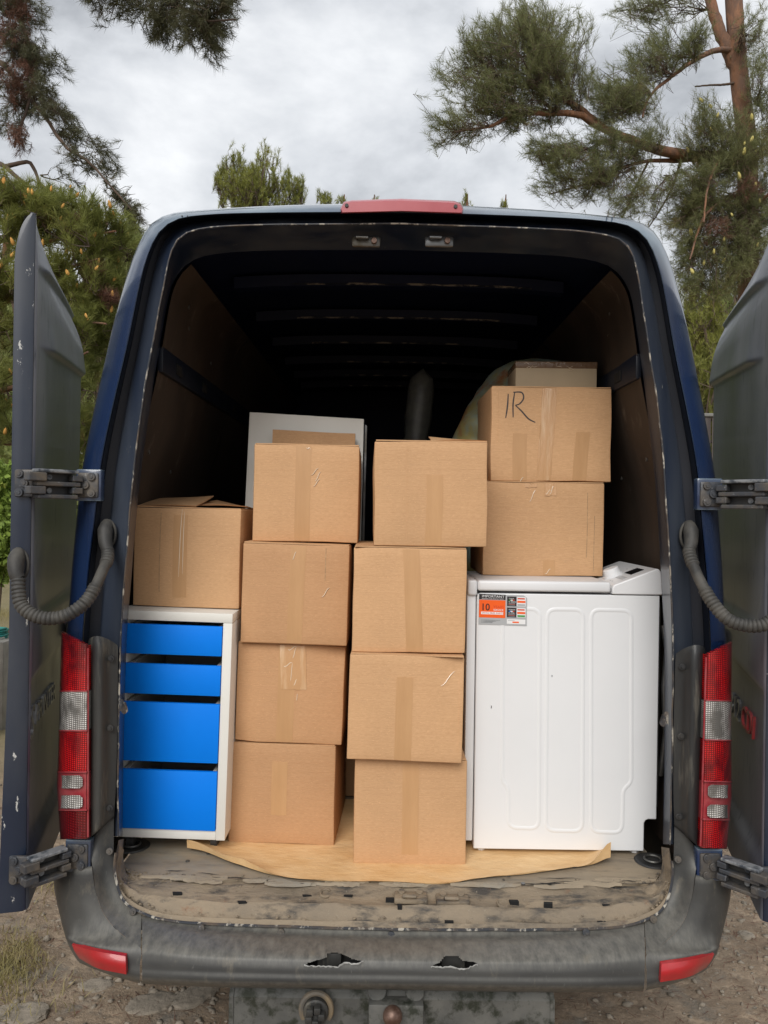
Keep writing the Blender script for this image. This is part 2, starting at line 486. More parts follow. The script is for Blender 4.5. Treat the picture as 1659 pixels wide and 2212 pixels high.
M['orange'] = surf('orange_print', (0.88, 0.115, 0.008), rough=0.4)
M['black_print'] = surf('black_print', (0.018, 0.016, 0.018), rough=0.4)
M['white_print'] = surf('white_print', (0.80, 0.80, 0.80), rough=0.4)
M['sticker_grey'] = surf('sticker_grey', (0.42, 0.43, 0.44), rough=0.4)
M['red_print'] = surf('red_print', (0.62, 0.07, 0.025), rough=0.4)
M['green_print'] = surf('green_print', (0.06, 0.30, 0.07), rough=0.4)
M['blanket'] = surf('pale_green_blanket', (0.34, 0.42, 0.36), (0.45, 0.38, 0.14), 5, 0.45, 0.6, (1, 1, 1), 0.85,
                    c3=(0.42, 0.17, 0.07), s3=4, lo3=0.6, hi3=0.68, bmp=0.3, bscale=60)
M['carpet'] = surf('grey_wrapped_roll', (0.10, 0.10, 0.09), (0.15, 0.145, 0.12), 20, rough=0.35, bmp=0.6, bscale=30, bdist=0.006)
M['letter'] = surf('dull_chrome_letter', (0.42, 0.425, 0.43), (0.2, 0.2, 0.2), 25, 0.4, 0.6, rough=0.3, metal=0.6)
M['letter_red'] = surf('red_badge_letter', (0.40, 0.035, 0.04), (0.35, 0.08, 0.08), 25, rough=0.35)
M['letter_dark'] = surf('faded_dark_letter', (0.012, 0.012, 0.014), rough=0.5)

# ------------------------------------------------------------------ ground
def hgt(x, y):
    p = Vector((x * 0.55, y * 0.55, 0.3))
    z = 0.05 * noise.fractal(p, 1.0, 2.0, 4) + 0.012 * noise.fractal(Vector((x * 4, y * 4, 2)), 1.0, 2.0, 3)
    d = max(0.0, math.hypot(x, y - 4) - 9)
    return z + 0.10 * noise.noise(Vector((x * .05, y * .05, 4))) * min(d, 30) * .3 - 0.02
def make_ground():
    xs = np.concatenate([[-900, -300, -120, -60, -30, -18, -11, -7, -5], np.arange(-3.6, 3.61, 0.045), [5, 7, 11, 18, 30, 60, 120, 300, 900]])
    ys = np.concatenate([[-900, -300, -100, -40, -15, -6, -2, 0.5], np.arange(1.6, 5.6, 0.045), [6.2, 7, 8, 10, 13, 18, 26, 40, 70, 120, 300, 900]])
    mb = MB()
    mb.grid([[Vector((x, y, hgt(x, y))) for x in xs] for y in ys])
    m, t, b = new_mat('dry_dirt_ground')
    f1 = noise_fac(t, coords(t), 1.3, 0.35, 0.65)
    f2 = noise_fac(t, coords(t), 14, 0.4, 0.7, detail=9, rough=0.7)
    f3 = noise_fac(t, coords(t), 5, 0.52, 0.66, detail=9, rough=0.72)
    f4 = noise_fac(t, coords(t), 110, 0.6, 0.72, detail=4)
    c = mixc(t, f1, (0.31, 0.225, 0.150), (0.40, 0.305, 0.215))
    c = mixc(t, f2, c, (0.22, 0.16, 0.108))
    c = mixc(t, f3, c, (0.245, 0.215, 0.175))
    c = mixc(t, f4, c, (0.42, 0.36, 0.28))
    # lawn further out
    far = noise_fac(t, coords(t, (1, 1, 1)), 0.35, 0.3, 0.7)
    grad = t.nodes.new('ShaderNodeTexCoord')
    sp = t.nodes.new('ShaderNodeSeparateXYZ')
    t.links.new(grad.outputs['Object'], sp.inputs[0])
    mr = t.nodes.new('ShaderNodeMapRange')
    mr.inputs['From Min'].default_value = 4.6; mr.inputs['From Max'].default_value = 6.0
    t.links.new(sp.outputs['Y'], mr.inputs['Value'])
    c = mixc(t, mr.outputs['Result'], c, mixc(t, far, (0.20, 0.175, 0.085), (0.27, 0.22, 0.12)))
    t.links.new(c, b.inputs['Base Color'])
    b.inputs['Roughness'].default_value = 0.95
    bump(t, b, f2, 0.7, 0.02)
    return mb.build('ground', m, None, 60, kind='structure')
make_ground()

# ================================================================== THE VAN
van = empty('delivery_van', (VX, 2.25, 0), label='old navy blue cargo van seen from behind with both rear doors swung wide open', cat='van')

def half(left, right, Y, n):
    """mean of both measured sides -> n half contour points (w, z) from bottom to top centre"""
    a = catmull([(VX - P(u, v, Y).x, P(u, v, Y).z) for u, v in left], n)
    b = catmull([(P(u, v, Y).x - VX, P(u, v, Y).z) for u, v in right], n)
    h = (a + b) / 2
    h[-1, 0] = 0
    return h
def full(h, Y):
    ys = Y if hasattr(Y, '__len__') else [Y] * len(h)
    l = [Vector((VX - p[0], y, p[1])) for p, y in zip(h, ys)]
    r = [Vector((VX + p[0], y, p[1])) for p, y in zip(h, ys)]
    return l + r[::-1][1:]
NH = 70
A_l = [(127, 1815), (126, 1700), (128, 1550), (133, 1400), (142, 1330), (150, 1220), (163, 1100), (174, 1010), (195, 900), (215, 810), (240, 700), (268, 600), (288, 540), (314, 494), (350, 471), (410, 462), (600, 447), (867, 438)]
A_r = [(1562, 1815), (1566, 1700), (1568, 1550), (1566, 1400), (1563, 1340), (1556, 1200), (1549, 1080), (1542, 1015), (1524, 915), (1502, 800), (1482, 700), (1456, 600), (1434, 540), (1405, 492), (1368, 470), (1310, 460), (1100, 446), (867, 438)]
B_l = [(176, 1815), (176, 1600), (179, 1400), (188, 1248), (203, 1130), (219, 1003), (247, 881), (277, 748), (300, 615), (316, 555), (335, 512), (370, 482), (430, 470), (553, 464), (867, 459)]
B_r = [(1524, 1815), (1532, 1600), (1534, 1400), (1523, 1254), (1513, 1130), (1503, 1015), (1486, 900), (1454, 748), (1428, 620), (1410, 555), (1388, 512), (1352, 484), (1295, 473), (1170, 466), (867, 459)]
D_l = [(256, 1815), (259, 1600), (264, 1400), (271, 1254), (283, 1100), (303, 880), (325, 748), (348, 620), (360, 560), (374, 528), (400, 506), (450, 497), (553, 490), (867, 484)]
D_r = [(1448, 1815), (1454, 1600), (1455, 1380), (1449, 1254), (1438, 1060), (1418, 890), (1396, 748), (1377, 625), (1364, 560), (1347, 526), (1312, 506), (1255, 497), (1150, 491), (867, 484)]
E_l = [(268, 1815), (270, 1600), (276, 1400), (286, 1254), (300, 1090), (323, 881), (343, 748), (360, 645), (377, 603), (408, 570), (470, 553), (580, 545), (867, 540)]
E_r = [(1436, 1815), (1438, 1600), (1438, 1380), (1431, 1254), (1420, 1060), (1398, 890), (1378, 748), (1358, 635), (1341, 597), (1305, 566), (1232, 551), (1100, 544), (867, 540)]
hA = half(A_l, A_r, 2.48, NH)
hA1 = half(A_l, A_r, 2.36, NH)
hB = half(B_l, B_r, 2.235, NH)
hD = half(D_l, D_r, 2.24, NH)
hE = half(E_l, E_r, 2.45, NH)
def lerp_px(a, b, t, Y):
    """contour between two measured ones"""
    sa = half(a[0], a[1], Y, NH); sb = half(b[0], b[1], Y, NH)
    return sa * (1 - t) + sb * t
AB1 = lerp_px((A_l, A_r), (B_l, B_r), 0.12, 2.285)
AB2 = lerp_px((A_l, A_r), (B_l, B_r), 0.5, 2.243)
AB3 = lerp_px((A_l, A_r), (B_l, B_r), 0.9, 2.230)
BC = lerp_px((B_l, B_r), (D_l, D_r), 0.10, 2.262)
BC2 = lerp_px((B_l, B_r), (D_l, D_r), 0.16, 2.300)
BC3 = lerp_px((B_l, B_r), (D_l, D_r), 0.44, 2.312)
BD1 = lerp_px((B_l, B_r), (D_l, D_r), 0.50, 2.290)
BD2 = lerp_px((B_l, B_r), (D_l, D_r), 0.90, 2.268)
DE1 = lerp_px((D_l, D_r), (E_l, E_r), 0.10, 2.262)
DE2 = lerp_px((D_l, D_r), (E_l, E_r), 0.55, 2.36)

# body shell: rear corner, sides and roof running forward to the cab
hF = hA.copy(); hF[:, 0] *= 0.97
hF2 = hA.copy(); hF2[:, 0] *= 0.98
rows = [full(AB3 * .5 + hB * .5, 2.234), full(AB3, 2.230), full(AB2, 2.243), full(AB1, 2.285), full(hA1 * .5 + AB1 * .5, 2.32), full(hA1, 2.37), full(hA, 2.5)]
hS = hA.copy(); hS[:, 0] *= 1.005
rows += [full(hS, 3.2), full(hS, 5.2), full(hF, 6.3)]
mb = MB(); mb.grid(rows)
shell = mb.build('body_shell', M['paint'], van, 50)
# cab and nose (never seen from here, closes the body)
mb = MB()
noseF = hF.copy(); zt = noseF[:, 1].max(); zb = noseF[:, 1].min()
r0 = full(hF, 6.31)
r1 = [Vector((VX + (p.x - VX) * .93, 6.9, zb + (p.z - zb) * .80)) for p in r0]
r2 = [Vector((VX + (p.x - VX) * .86, 7.6, zb + (p.z - zb) * .40)) for p in r0]
mb.grid([r0, r1, r2])
mb.add(r2, [tuple(range(len(r2)))])
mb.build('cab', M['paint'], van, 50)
# lower side skirts + underbody
mb = MB()
wb = hA[0, 0]
for sgn in (-1, 1):
    x0 = VX + sgn * wb * 0.985; x1 = VX + sgn * (wb * 0.94)
    mb.box((min(x0, x1), 2.52, 0.42), (max(x0, x1), 7.4, zb + .01), 0.01)
mb.build('side_skirt', M['plastic'], van)
mb = MB()
mb.box((VX - .86, 2.36, .46), (VX + .86, 7.4, .60), 0.01)
mb.box((VX - .55, 2.3, .36), (VX - .45, 6.5, .47)); mb.box((VX + .45, 2.3, .36), (VX + .55, 6.5, .47))
mb.build('underbody', M['underbody'], van)
for sgn in (-1, 1):
    for wy in (3.75, 6.75):
        mb = MB()
        cx_ = VX + sgn * .78
        prof = [(.0, .20), (.0, .30), (.02, .335), (.06, .345), (.16, .345), (.20, .335), (.22, .30), (.22, .20)]
        rws = []
        for k in range(37):
            an = 2 * math.pi * k / 36
            rws.append([Vector((cx_ - .11 + px_, wy + r_ * math.sin(an), .345 + r_ * math.cos(an))) for px_, r_ in prof])
        mb.grid(rws)
        wh = mb.build('wheel_tyre', M['rubber'], van, 40)
        mb = MB(); mb.cyl((cx_ - .08, wy, .345), (1, 0, 0), .205, .16, 28)
        mb.build('rim', M['steel'], wh)

# rear door frame: channel, inner strip, flange, jamb
mb = MB(); mb.grid([full(hB, 2.236), full(BC, 2.262), full(BC2, 2.300), full(BC3, 2.312)])
mb.build('seal_channel', M['channel'], van, 60)
mb = MB(); mb.grid([full(BC3, 2.3119), full(BD1, 2.290), full(BD2, 2.268), full(hD, 2.243)])
mb.build('door_frame', M['frame'], van, 60)
mb = MB(); mb.grid([full(hD, 2.2435), full(DE1, 2.262), full(DE2, 2.36), full(hE, 2.45)])
mb.build('door_jamb', M['frame'], van, 60)

# sill and lip points (left half measured, mirrored)
LIP = [(256, 1815, 2.240), (248, 1866, 2.235), (254, 1912, 2.225), (270, 1948, 2.21), (302, 1970, 2.19), (355, 1987, 2.175), (450, 1996, 2.165), (620, 2002, 2.155), (857, 2008, 2.15)]
FLE = [(268, 1812, 2.44), (266, 1848, 2.40), (273, 1880, 2.36), (284, 1894, 2.335), (302, 1900, 2.325), (365, 1904, 2.315), (450, 1905, 2.31), (620, 1905, 2.306), (857, 1906, 2.305)]
lipW = [P(*q) for q in LIP]; fleW = [P(*q) for q in FLE]
for k, q in enumerate(fleW):
    if k > 2: q.z = 0.650
lipC = catmull_u(lipW, 60); fleC = catmull_u(fleW, 60)
lipF = [Vector(p) for p in lipC] + [mir(p) for p in lipC[::-1][1:]]
fleF = [Vector(p) for p in fleC] + [mir(p) for p in fleC[::-1][1:]]
rows = []
prof = [(0.0, 0.0), (0.05, 0.008), (0.10, 0.002), (0.17, -0.006), (0.24, -0.006), (0.29, 0.010), (0.36, 0.012), (0.44, 0.004), (0.58, 0.004), (0.66, 0.001), (0.80, 0.004), (0.92, 0.002), (1.0, -0.004)]
for f_, dz in prof:
    r_ = []
    for i, (a, b) in enumerate(zip(lipF, fleF)):
        e_ = min(1.0, min(i, len(lipF) - 1 - i) / 22)
        p = a.lerp(b, f_)
        p.z += dz * 1.5 * e_ + 0.010 * noise.fractal(Vector((p.x * 9, p.y * 30, 3.3)), 1, 2, 3) * e_ * (0.3 + f_)
        r_.append(p)
    rows.append(r_)
mb = MB(); mb.grid(rows)
sill = mb.build('door_sill', M['sill'], van, 60)
# drop of the sill edge
mb = MB(); mb.grid([[p + Vector((0, .0, .0)) for p in lipF], [p + Vector((0, .01, -.02)) for p in lipF], [p + Vector((0, .05, -.05)) for p in lipF]])
mb.build('sill_edge', M['sill'], sill, 60)
# slots and fittings in the sill
sill_v = [q for r in rows for q in r]
def sill_pt(u, v, dz=0.004):
    """point on the sill under an image bearing"""
    f_ = max(0, min(1, (2005 - v) / 100.0))
    Y = 2.155 + f_ * 0.15
    p = P(u, v, Y)
    near = min(sill_v, key=lambda q: (q.x - p.x) ** 2 + (q.y - p.y) ** 2)
    return Vector((p.x, p.y, near.z + dz))
for (u, v, w_, h_) in [(383, 1940, 19, 9), (663, 1939, 18, 9), (752, 1941, 18, 9), (523, 1966, 17, 8), (842, 1954, 17, 9), (863, 1973, 9, 12), (1110, 1952, 18, 9), (1184, 1955, 18, 10), (1310, 1951, 16, 9), (970, 1996, 18, 7), (1300, 1985, 16, 5)]:
    sk = random.uniform(-1.6, 1.6); w_ *= 1.05; h_ *= .78
    mb = MB()
    a = [sill_pt(u - w_ / 2 + sk, v - h_ / 2, .003), sill_pt(u + w_ / 2 + sk, v - h_ / 2, .003), sill_pt(u + w_ / 2 - sk, v + h_ / 2, .003), sill_pt(u - w_ / 2 - sk, v + h_ / 2, .003)]
    zm = max(q.z for q in a)
    for q in a: q.z = zm
    mb.prism(a, (0, 0, -.016))
    mb.build('drain_slot', M['dark'], sill, 0)
for (u, v) in [(703, 1941), (1086, 1953)]:
    mb = MB()
    c = sill_pt(u, v, .006)
    pts = [c + Vector((math.cos(t) * .015, math.sin(t) * .018, .002 * math.sin(t))) for t in np.linspace(.6, 5.4, 18)]
    mb.tube(pts, .0035, 6)
    mb.build('ring_bracket', M['sill'], sill)
for (u, v, w_, h_) in [(887, 1948, 70, 34), (1130, 1948, 62, 26)]:
    u = u if u < 1000 else 977
    c = sill_pt(u, v, .009)
    mb = MB()
    mb.box((c.x - .048, c.y - .026, c.z - .012), (c.x + .048, c.y + .022, c.z + .004), .004)
    for sx in (-.026, .026):
        mb.cyl((c.x + sx, c.y + .012, c.z + .003), (0, -.3, 1), .010, .007, 12)
    mb.tube([c + Vector((-.022, -.012, .004)), c + Vector((-.022, -.03, .014)), c + Vector((.012, -.03, .014)), c + Vector((.012, -.012, .004))], .005, 8)
    mb.build('door_striker', M['sill'], sill)

# chipped folded edge along the whole opening
hDl = full(hD, 2.241)
edge = lipF[1:-1]
path = []
for k, p in enumerate(hDl):
    q = Vector(p) + Vector((0, -.004, 0))
    n_ = noise.noise(Vector((k * .35, 1.2, 0))) * .0025
    path.append(q + Vector((n_, 0, n_ * .5)))
mb = MB(); mb.tube(path, 0.0024, 6)
mb.build('flange_edge', M['chip'], van)
mb = MB(); mb.tube([p + Vector((0, -.003, .002 + .002 * noise.noise(Vector((p.x * 14, 5, 1))))) for p in lipF[4:-4]], 0.0038, 6)
mb.build('sill_flange', M['chip'], van)
# bent torn bits of flange
for (u, v, s_) in [(264, 1525, 1), (1437, 1552, -1)]:
    c = P(u, v, 2.235)
    mb = MB()
    rws = []
    for i in range(7):
        r_ = []
        for j in range(5):
            x = (i / 6 - .3) * .022 * s_; z = (j / 4 - .5) * .034
            r_.append(c + Vector((x, -.008 - .012 * math.sin(i * .8 + j * .6) * (i / 6), z + .006 * math.sin(i * 1.1))))
        rws.append(r_)
    mb.grid(rws)
    mb.build('torn_flange', M['chip'], van, 30)

# header lock plates
for (u0, u1) in [(760, 822), (917, 980)]:
    c = P((u0 + u1) / 2, 523, 2.30)
    mb = MB()
    mb.box((c.x - .043, c.y - .008, c.z - .016), (c.x + .043, c.y + .006, c.z + .016), .006)
    pl = mb.build('lock_plate', M['steel'], van)
    mb = MB()
    mb.tube([c + Vector((-.028, -.008, .006)), c + Vector((-.028, -.024, .006)), c + Vector((.004, -.024, .006)), c + Vector((.004, -.008, .006))], .0042, 8)
    mb.build('lock_loop', M['steel'], pl)
    mb = MB(); mb.cyl(c + Vector((.024, -.006, .0)), (0, -1, 0), .009, .012, 14)
    mb.build('lock_pin', M['rust'], pl)

# third brake light on the roof edge
zc = P(867, 449, 2.235)
prof_l = [(738, 461), (736, 452), (744, 438), (760, 434.5), (867, 431), (980, 436), (994, 441), (1000, 453), (998, 462), (867, 457)]
mb = MB()
front = [P(u, v, 2.205) for u, v in prof_l]
back = [P(u + (867 - u) * -.01, v - 2, 2.27) for u, v in prof_l]
inner = [P(u + (867 - u) * .012, v + (447 - v) * .18, 2.199) for u, v in prof_l]
n_ = len(front)
mb.add(inner + front + back, [tuple(range(n_))] + [(i, (i + 1) % n_, n_ + (i + 1) % n_, n_ + i) for i in range(n_)] +
       [(n_ + i, n_ + (i + 1) % n_, 2 * n_ + (i + 1) % n_, 2 * n_ + i) for i in range(n_)] + [tuple(range(3 * n_ - 1, 2 * n_ - 1, -1))])
bl = mb.build('brake_light', M['brake'], van, 40)
for u, v in ((749, 444.5), (984, 446.5)):
    c = P(u, v, 2.199)
    mb = MB(); mb.cyl(c, (0, -1, 0), .0055, .004, 12)
    mb.build('screw', M['hinge_dark'], bl)

# roof gutter joints
for u in (400, 1318):
    mb = MB()
    for k in (-1, 1):
        pts = [P(u + k * 6, 462 + (0 if u < 800 else 1), 2.40), P(u + k * 6, 463, 2.30), P(u + k * 6, 470, 2.235)]
        mb.tube([p + Vector((0, -.004, .002)) for p in pts], .0022, 5)
    mb.build('roof_seam', M['chip'], van)

# ------------------------------------------------------------------ interior
zsort = np.argsort(hE[:, 1])
def wE(z): return float(np.interp(z, hE[:, 1], hE[:, 0])) + .055 * max(0.0, min(1.0, (2.10 - z) / .28))
hI = hE.copy(); hI[:, 0] += .02 + .06 * np.clip((2.16 - hI[:, 1]) / .28, 0, 1); hI[:, 1] += np.clip((hI[:, 1] - 2.3) * .3, 0, .07)
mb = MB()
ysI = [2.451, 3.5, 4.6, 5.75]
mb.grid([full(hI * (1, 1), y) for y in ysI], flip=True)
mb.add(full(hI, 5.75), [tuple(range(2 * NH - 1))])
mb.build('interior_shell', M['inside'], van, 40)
# header return between jamb and shell
mb = MB(); mb.grid([full(hE, 2.4505), full(hI, 2.4515)])
mb.build('jamb_return', M['inside'], van, 40)
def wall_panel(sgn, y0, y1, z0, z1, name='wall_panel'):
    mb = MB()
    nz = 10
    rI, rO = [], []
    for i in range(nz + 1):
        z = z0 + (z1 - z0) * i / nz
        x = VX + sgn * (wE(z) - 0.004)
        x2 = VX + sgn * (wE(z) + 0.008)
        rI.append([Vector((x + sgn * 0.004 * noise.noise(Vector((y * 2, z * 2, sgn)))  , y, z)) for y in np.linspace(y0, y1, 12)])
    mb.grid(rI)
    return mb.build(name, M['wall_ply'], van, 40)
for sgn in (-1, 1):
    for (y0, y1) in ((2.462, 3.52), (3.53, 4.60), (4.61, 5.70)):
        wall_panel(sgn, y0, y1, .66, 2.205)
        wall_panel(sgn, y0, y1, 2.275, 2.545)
    # side rail
    mb = MB()
    x = VX + sgn * (wE(2.24) - .012)
    mb.box((min(x, x + sgn * .02), 2.47, 2.200), (max(x, x + sgn * .02), 5.7, 2.282), .004)
    rl = mb.build('side_rail', M['channel'], van)
    for y in (2.62, 3.0, 3.6, 4.2):
        mb = MB(); mb.box((min(x, x - sgn * .004), y, 2.22), (max(x, x - sgn * .004), y + .07, 2.255), .001)
        mb.build('rail_slot', M['dark'], rl)
    # screws in the wall panels
    for (y, z) in ((2.66, 2.46), (2.72, 2.40), (3.1, 2.35), (2.60, 1.35), (2.58, 1.95), (2.9, 1.9)):
        mb = MB(); xx = VX + sgn * (wE(z) - .003)
        mb.cyl((xx, y, z), (-sgn, 0, 0), .008, .004, 10)
        mb.build('screw', M['steel'], van)
# ceiling ribs with bare metal
for k, y in enumerate((2.92, 3.42, 3.92, 4.42, 4.85, 5.25)):
    mb = MB()
    pts_t, pts_b = [], []
    rowa, rowb, rowc, rowd = [], [], [], []
    for x in np.linspace(-.62, .62, 25):
        z = 2.612 - .018 * (abs(x) / .62) ** 3
        rowa.append(Vector((VX + x, y - .035, z + .04))); rowb.append(Vector((VX + x, y - .028, z)))
        rowc.append(Vector((VX + x, y + .028, z))); rowd.append(Vector((VX + x, y + .035, z + .04)))
    mb.grid([rowa, rowb, rowc, rowd])
    rb = mb.build('roof_rib', M['inside'], van, 50)
    mb = MB()
    x0 = [-.40, -.44, -.42, -.30, -.3, -.3][k]; x1 = [.50, .46, .36, .40, .2, .2][k]
    ra, rb_ = [], []
    for i, x in enumerate(np.linspace(x0, x1, 40)):
        z = 2.612 - .018 * (abs(x) / .62) ** 3
        wv = .012 * noise.noise(Vector((x * 9, k * 3.1, 0)))
        ra.append(Vector((VX + x, y - .0285, z + .018 + wv))); rb_.append(Vector((VX + x, y - .0305, z + .0015)))
    mb.grid([ra, rb_])
    mb.build('bare_metal_strip', M['bare'], rb, 50)

# ------------------------------------------------------------------ cargo floor
mb = MB()
ys = np.concatenate([[0], np.linspace(.02, .3, 8), [1.2, 2.2, 3.4]])
rows = []
front = fleF[8:-8]
for dy in ys:
    r_ = []
    for p in front:
        jag = .014 * noise.fractal(Vector((p.x * 11, .3, 7)), 1, 2, 4)
        x = p.x; 
        y = p.y - .004 + jag + dy if dy < .02 else 2.315 + dy
        y = max(y, p.y - .01 + jag + dy * .9)
        z = .6515 + (.002 * noise.noise(Vector((x * 5, y * 9, 1))) if dy < .3 else 0)
        r_.append(Vector((x, y, z)))
    rows.append(r_)
mb.grid(rows)
mb.grid([[p + Vector((0, .004, -.016)) for p in rows[0]], rows[0]])
floor = mb.build('cargo_floor', M['floor_ply'], van, 40)
# splintered plies at the floor's front edge
for k in range(34):
    x = random.uniform(-.72, .80)
    i = min(range(len(rows[0])), key=lambda j: abs(rows[0][j].x - x))
    p = rows[0][i]
    mb = MB()
    ln = random.uniform(.04, .15); wd = random.uniform(.003, .010)
    y0 = p.y + (random.uniform(-.012, .03) if (x < -.45 or x > .62) else random.uniform(-.022, -.010))
    pts = []
    for q in range(6):
        t = q / 5
        pts.append(Vector((x + (t - .5) * ln, y0 + .006 * noise.noise(Vector((k, t * 3, 0))), p.z + .0015 + .003 * random.random())))
    a = [q + Vector((0, -wd * (.3 + math.sin(math.pi * i_ / 5)), -.004)) for i_, q in enumerate(pts)]
    b = [q + Vector((0, wd * (.2 + math.sin(math.pi * i_ / 5)), .002)) for i_, q in enumerate(pts)]
    mb.grid([a, pts, b])
    mb.build('splinter', M['floor_ply'], floor, 0)
# open cracks between the rotten plies
for k in range(16):
    x = random.choice([random.uniform(-.74, -.3), random.uniform(.45, .78), random.uniform(-.74, .78)])
    i = min(range(len(rows[0])), key=lambda j: abs(rows[0][j].x - x))
    p = rows[0][i]
    ln = random.uniform(.06, .22)
    y0 = p.y + (random.uniform(-.004, .045) if (x < -.42 or x > .55) else random.uniform(-.012, -.002))
    a_, b_ = [], []
    for q in range(12):
        t = q / 11
        xx = x + (t - .5) * ln
        yy = y0 + .012 * noise.fractal(Vector((xx * 14, k * 3.3, 0)), 1, 2, 4)
        wd = .0028 * math.sin(math.pi * t) * (.5 + abs(noise.noise(Vector((xx * 40, k, 2)))))
        a_.append(Vector((xx, yy - wd, .6545))); b_.append(Vector((xx, yy + wd, .6547)))
    mb = MB(); mb.grid([a_, b_]); mb.build('ply_crack', M['dark'], floor, 0)
for (u, v) in ((405, 1867), (601, 1868), (1130, 1905), (450, 1850), (1240, 1868)):
    Y = 1659 * 1.108 / (v - 1106)
    p = P(u, v, Y); p.z = .6525
    mb = MB(); mb.cyl(p, (0, 0, 1), .0065, .0025, 12)
    mb.build('floor_screw', M['steel'], floor)
# crumbs of dirt on sill and floor edge
vv_, ff_ = [], []
ic = bmesh.new(); bmesh.ops.create_icosphere(ic, subdivisions=1, radius=1); ic.verts.index_update()
icv = [v.co.copy() for v in ic.verts]; icf = [[v.index for v in f.verts] for f in ic.faces]; ic.free()
mb = MB()
for k in range(620):
    i = random.randrange(12, len(lipF) - 12)
    f_ = random.choice([random.uniform(.02, .98), random.uniform(.8, 1.15), random.uniform(.02, .2)])
    p = lipF[i].lerp(fleF[i], f_)
    p.x += random.uniform(-.012, .012)
    s_ = abs(random.gauss(0, .0018)) + .0008
    z_ = .6535 if f_ > 1 else p.z + .010 * (1 - abs(f_ - .4)) * .6
    mb.add([Vector((p.x + q.x * s_ * random.uniform(.7, 1.5), p.y + q.y * s_, z_ + q.z * s_ * .7)) for q in icv], icf)
cr_ = mb.build('dirt_crumbs', M['sill'], sill, 0, recalc=False); cr_['kind'] = 'stuff'
# tie-down dishes
for (u, v) in ((285, 1836), (1410, 1852)):
    Y = 1659 * 1.108 / (v - 1106)
    p = P(u, v, Y); p.z = .653
    mb = MB()
    pr = [(.058, .0), (.054, .004), (.046, .004), (.040, .0012), (.0, .0010)]
    rws = []
    for k in range(33):
        an = 2 * math.pi * k / 32
        rws.append([p + Vector((r_ * math.cos(an), r_ * math.sin(an), h_)) for r_, h_ in pr])
    mb.grid(rws)
    td = mb.build('tie_down_dish', M['hinge_dark'], floor, 40)
    mb = MB(); mb.tube([p + Vector((.026 * math.cos(t), .026 * math.sin(t), .007)) for t in np.linspace(0, 6.2, 20)], .004, 6)
    mb.build('tie_down_ring', M['steel'], td)

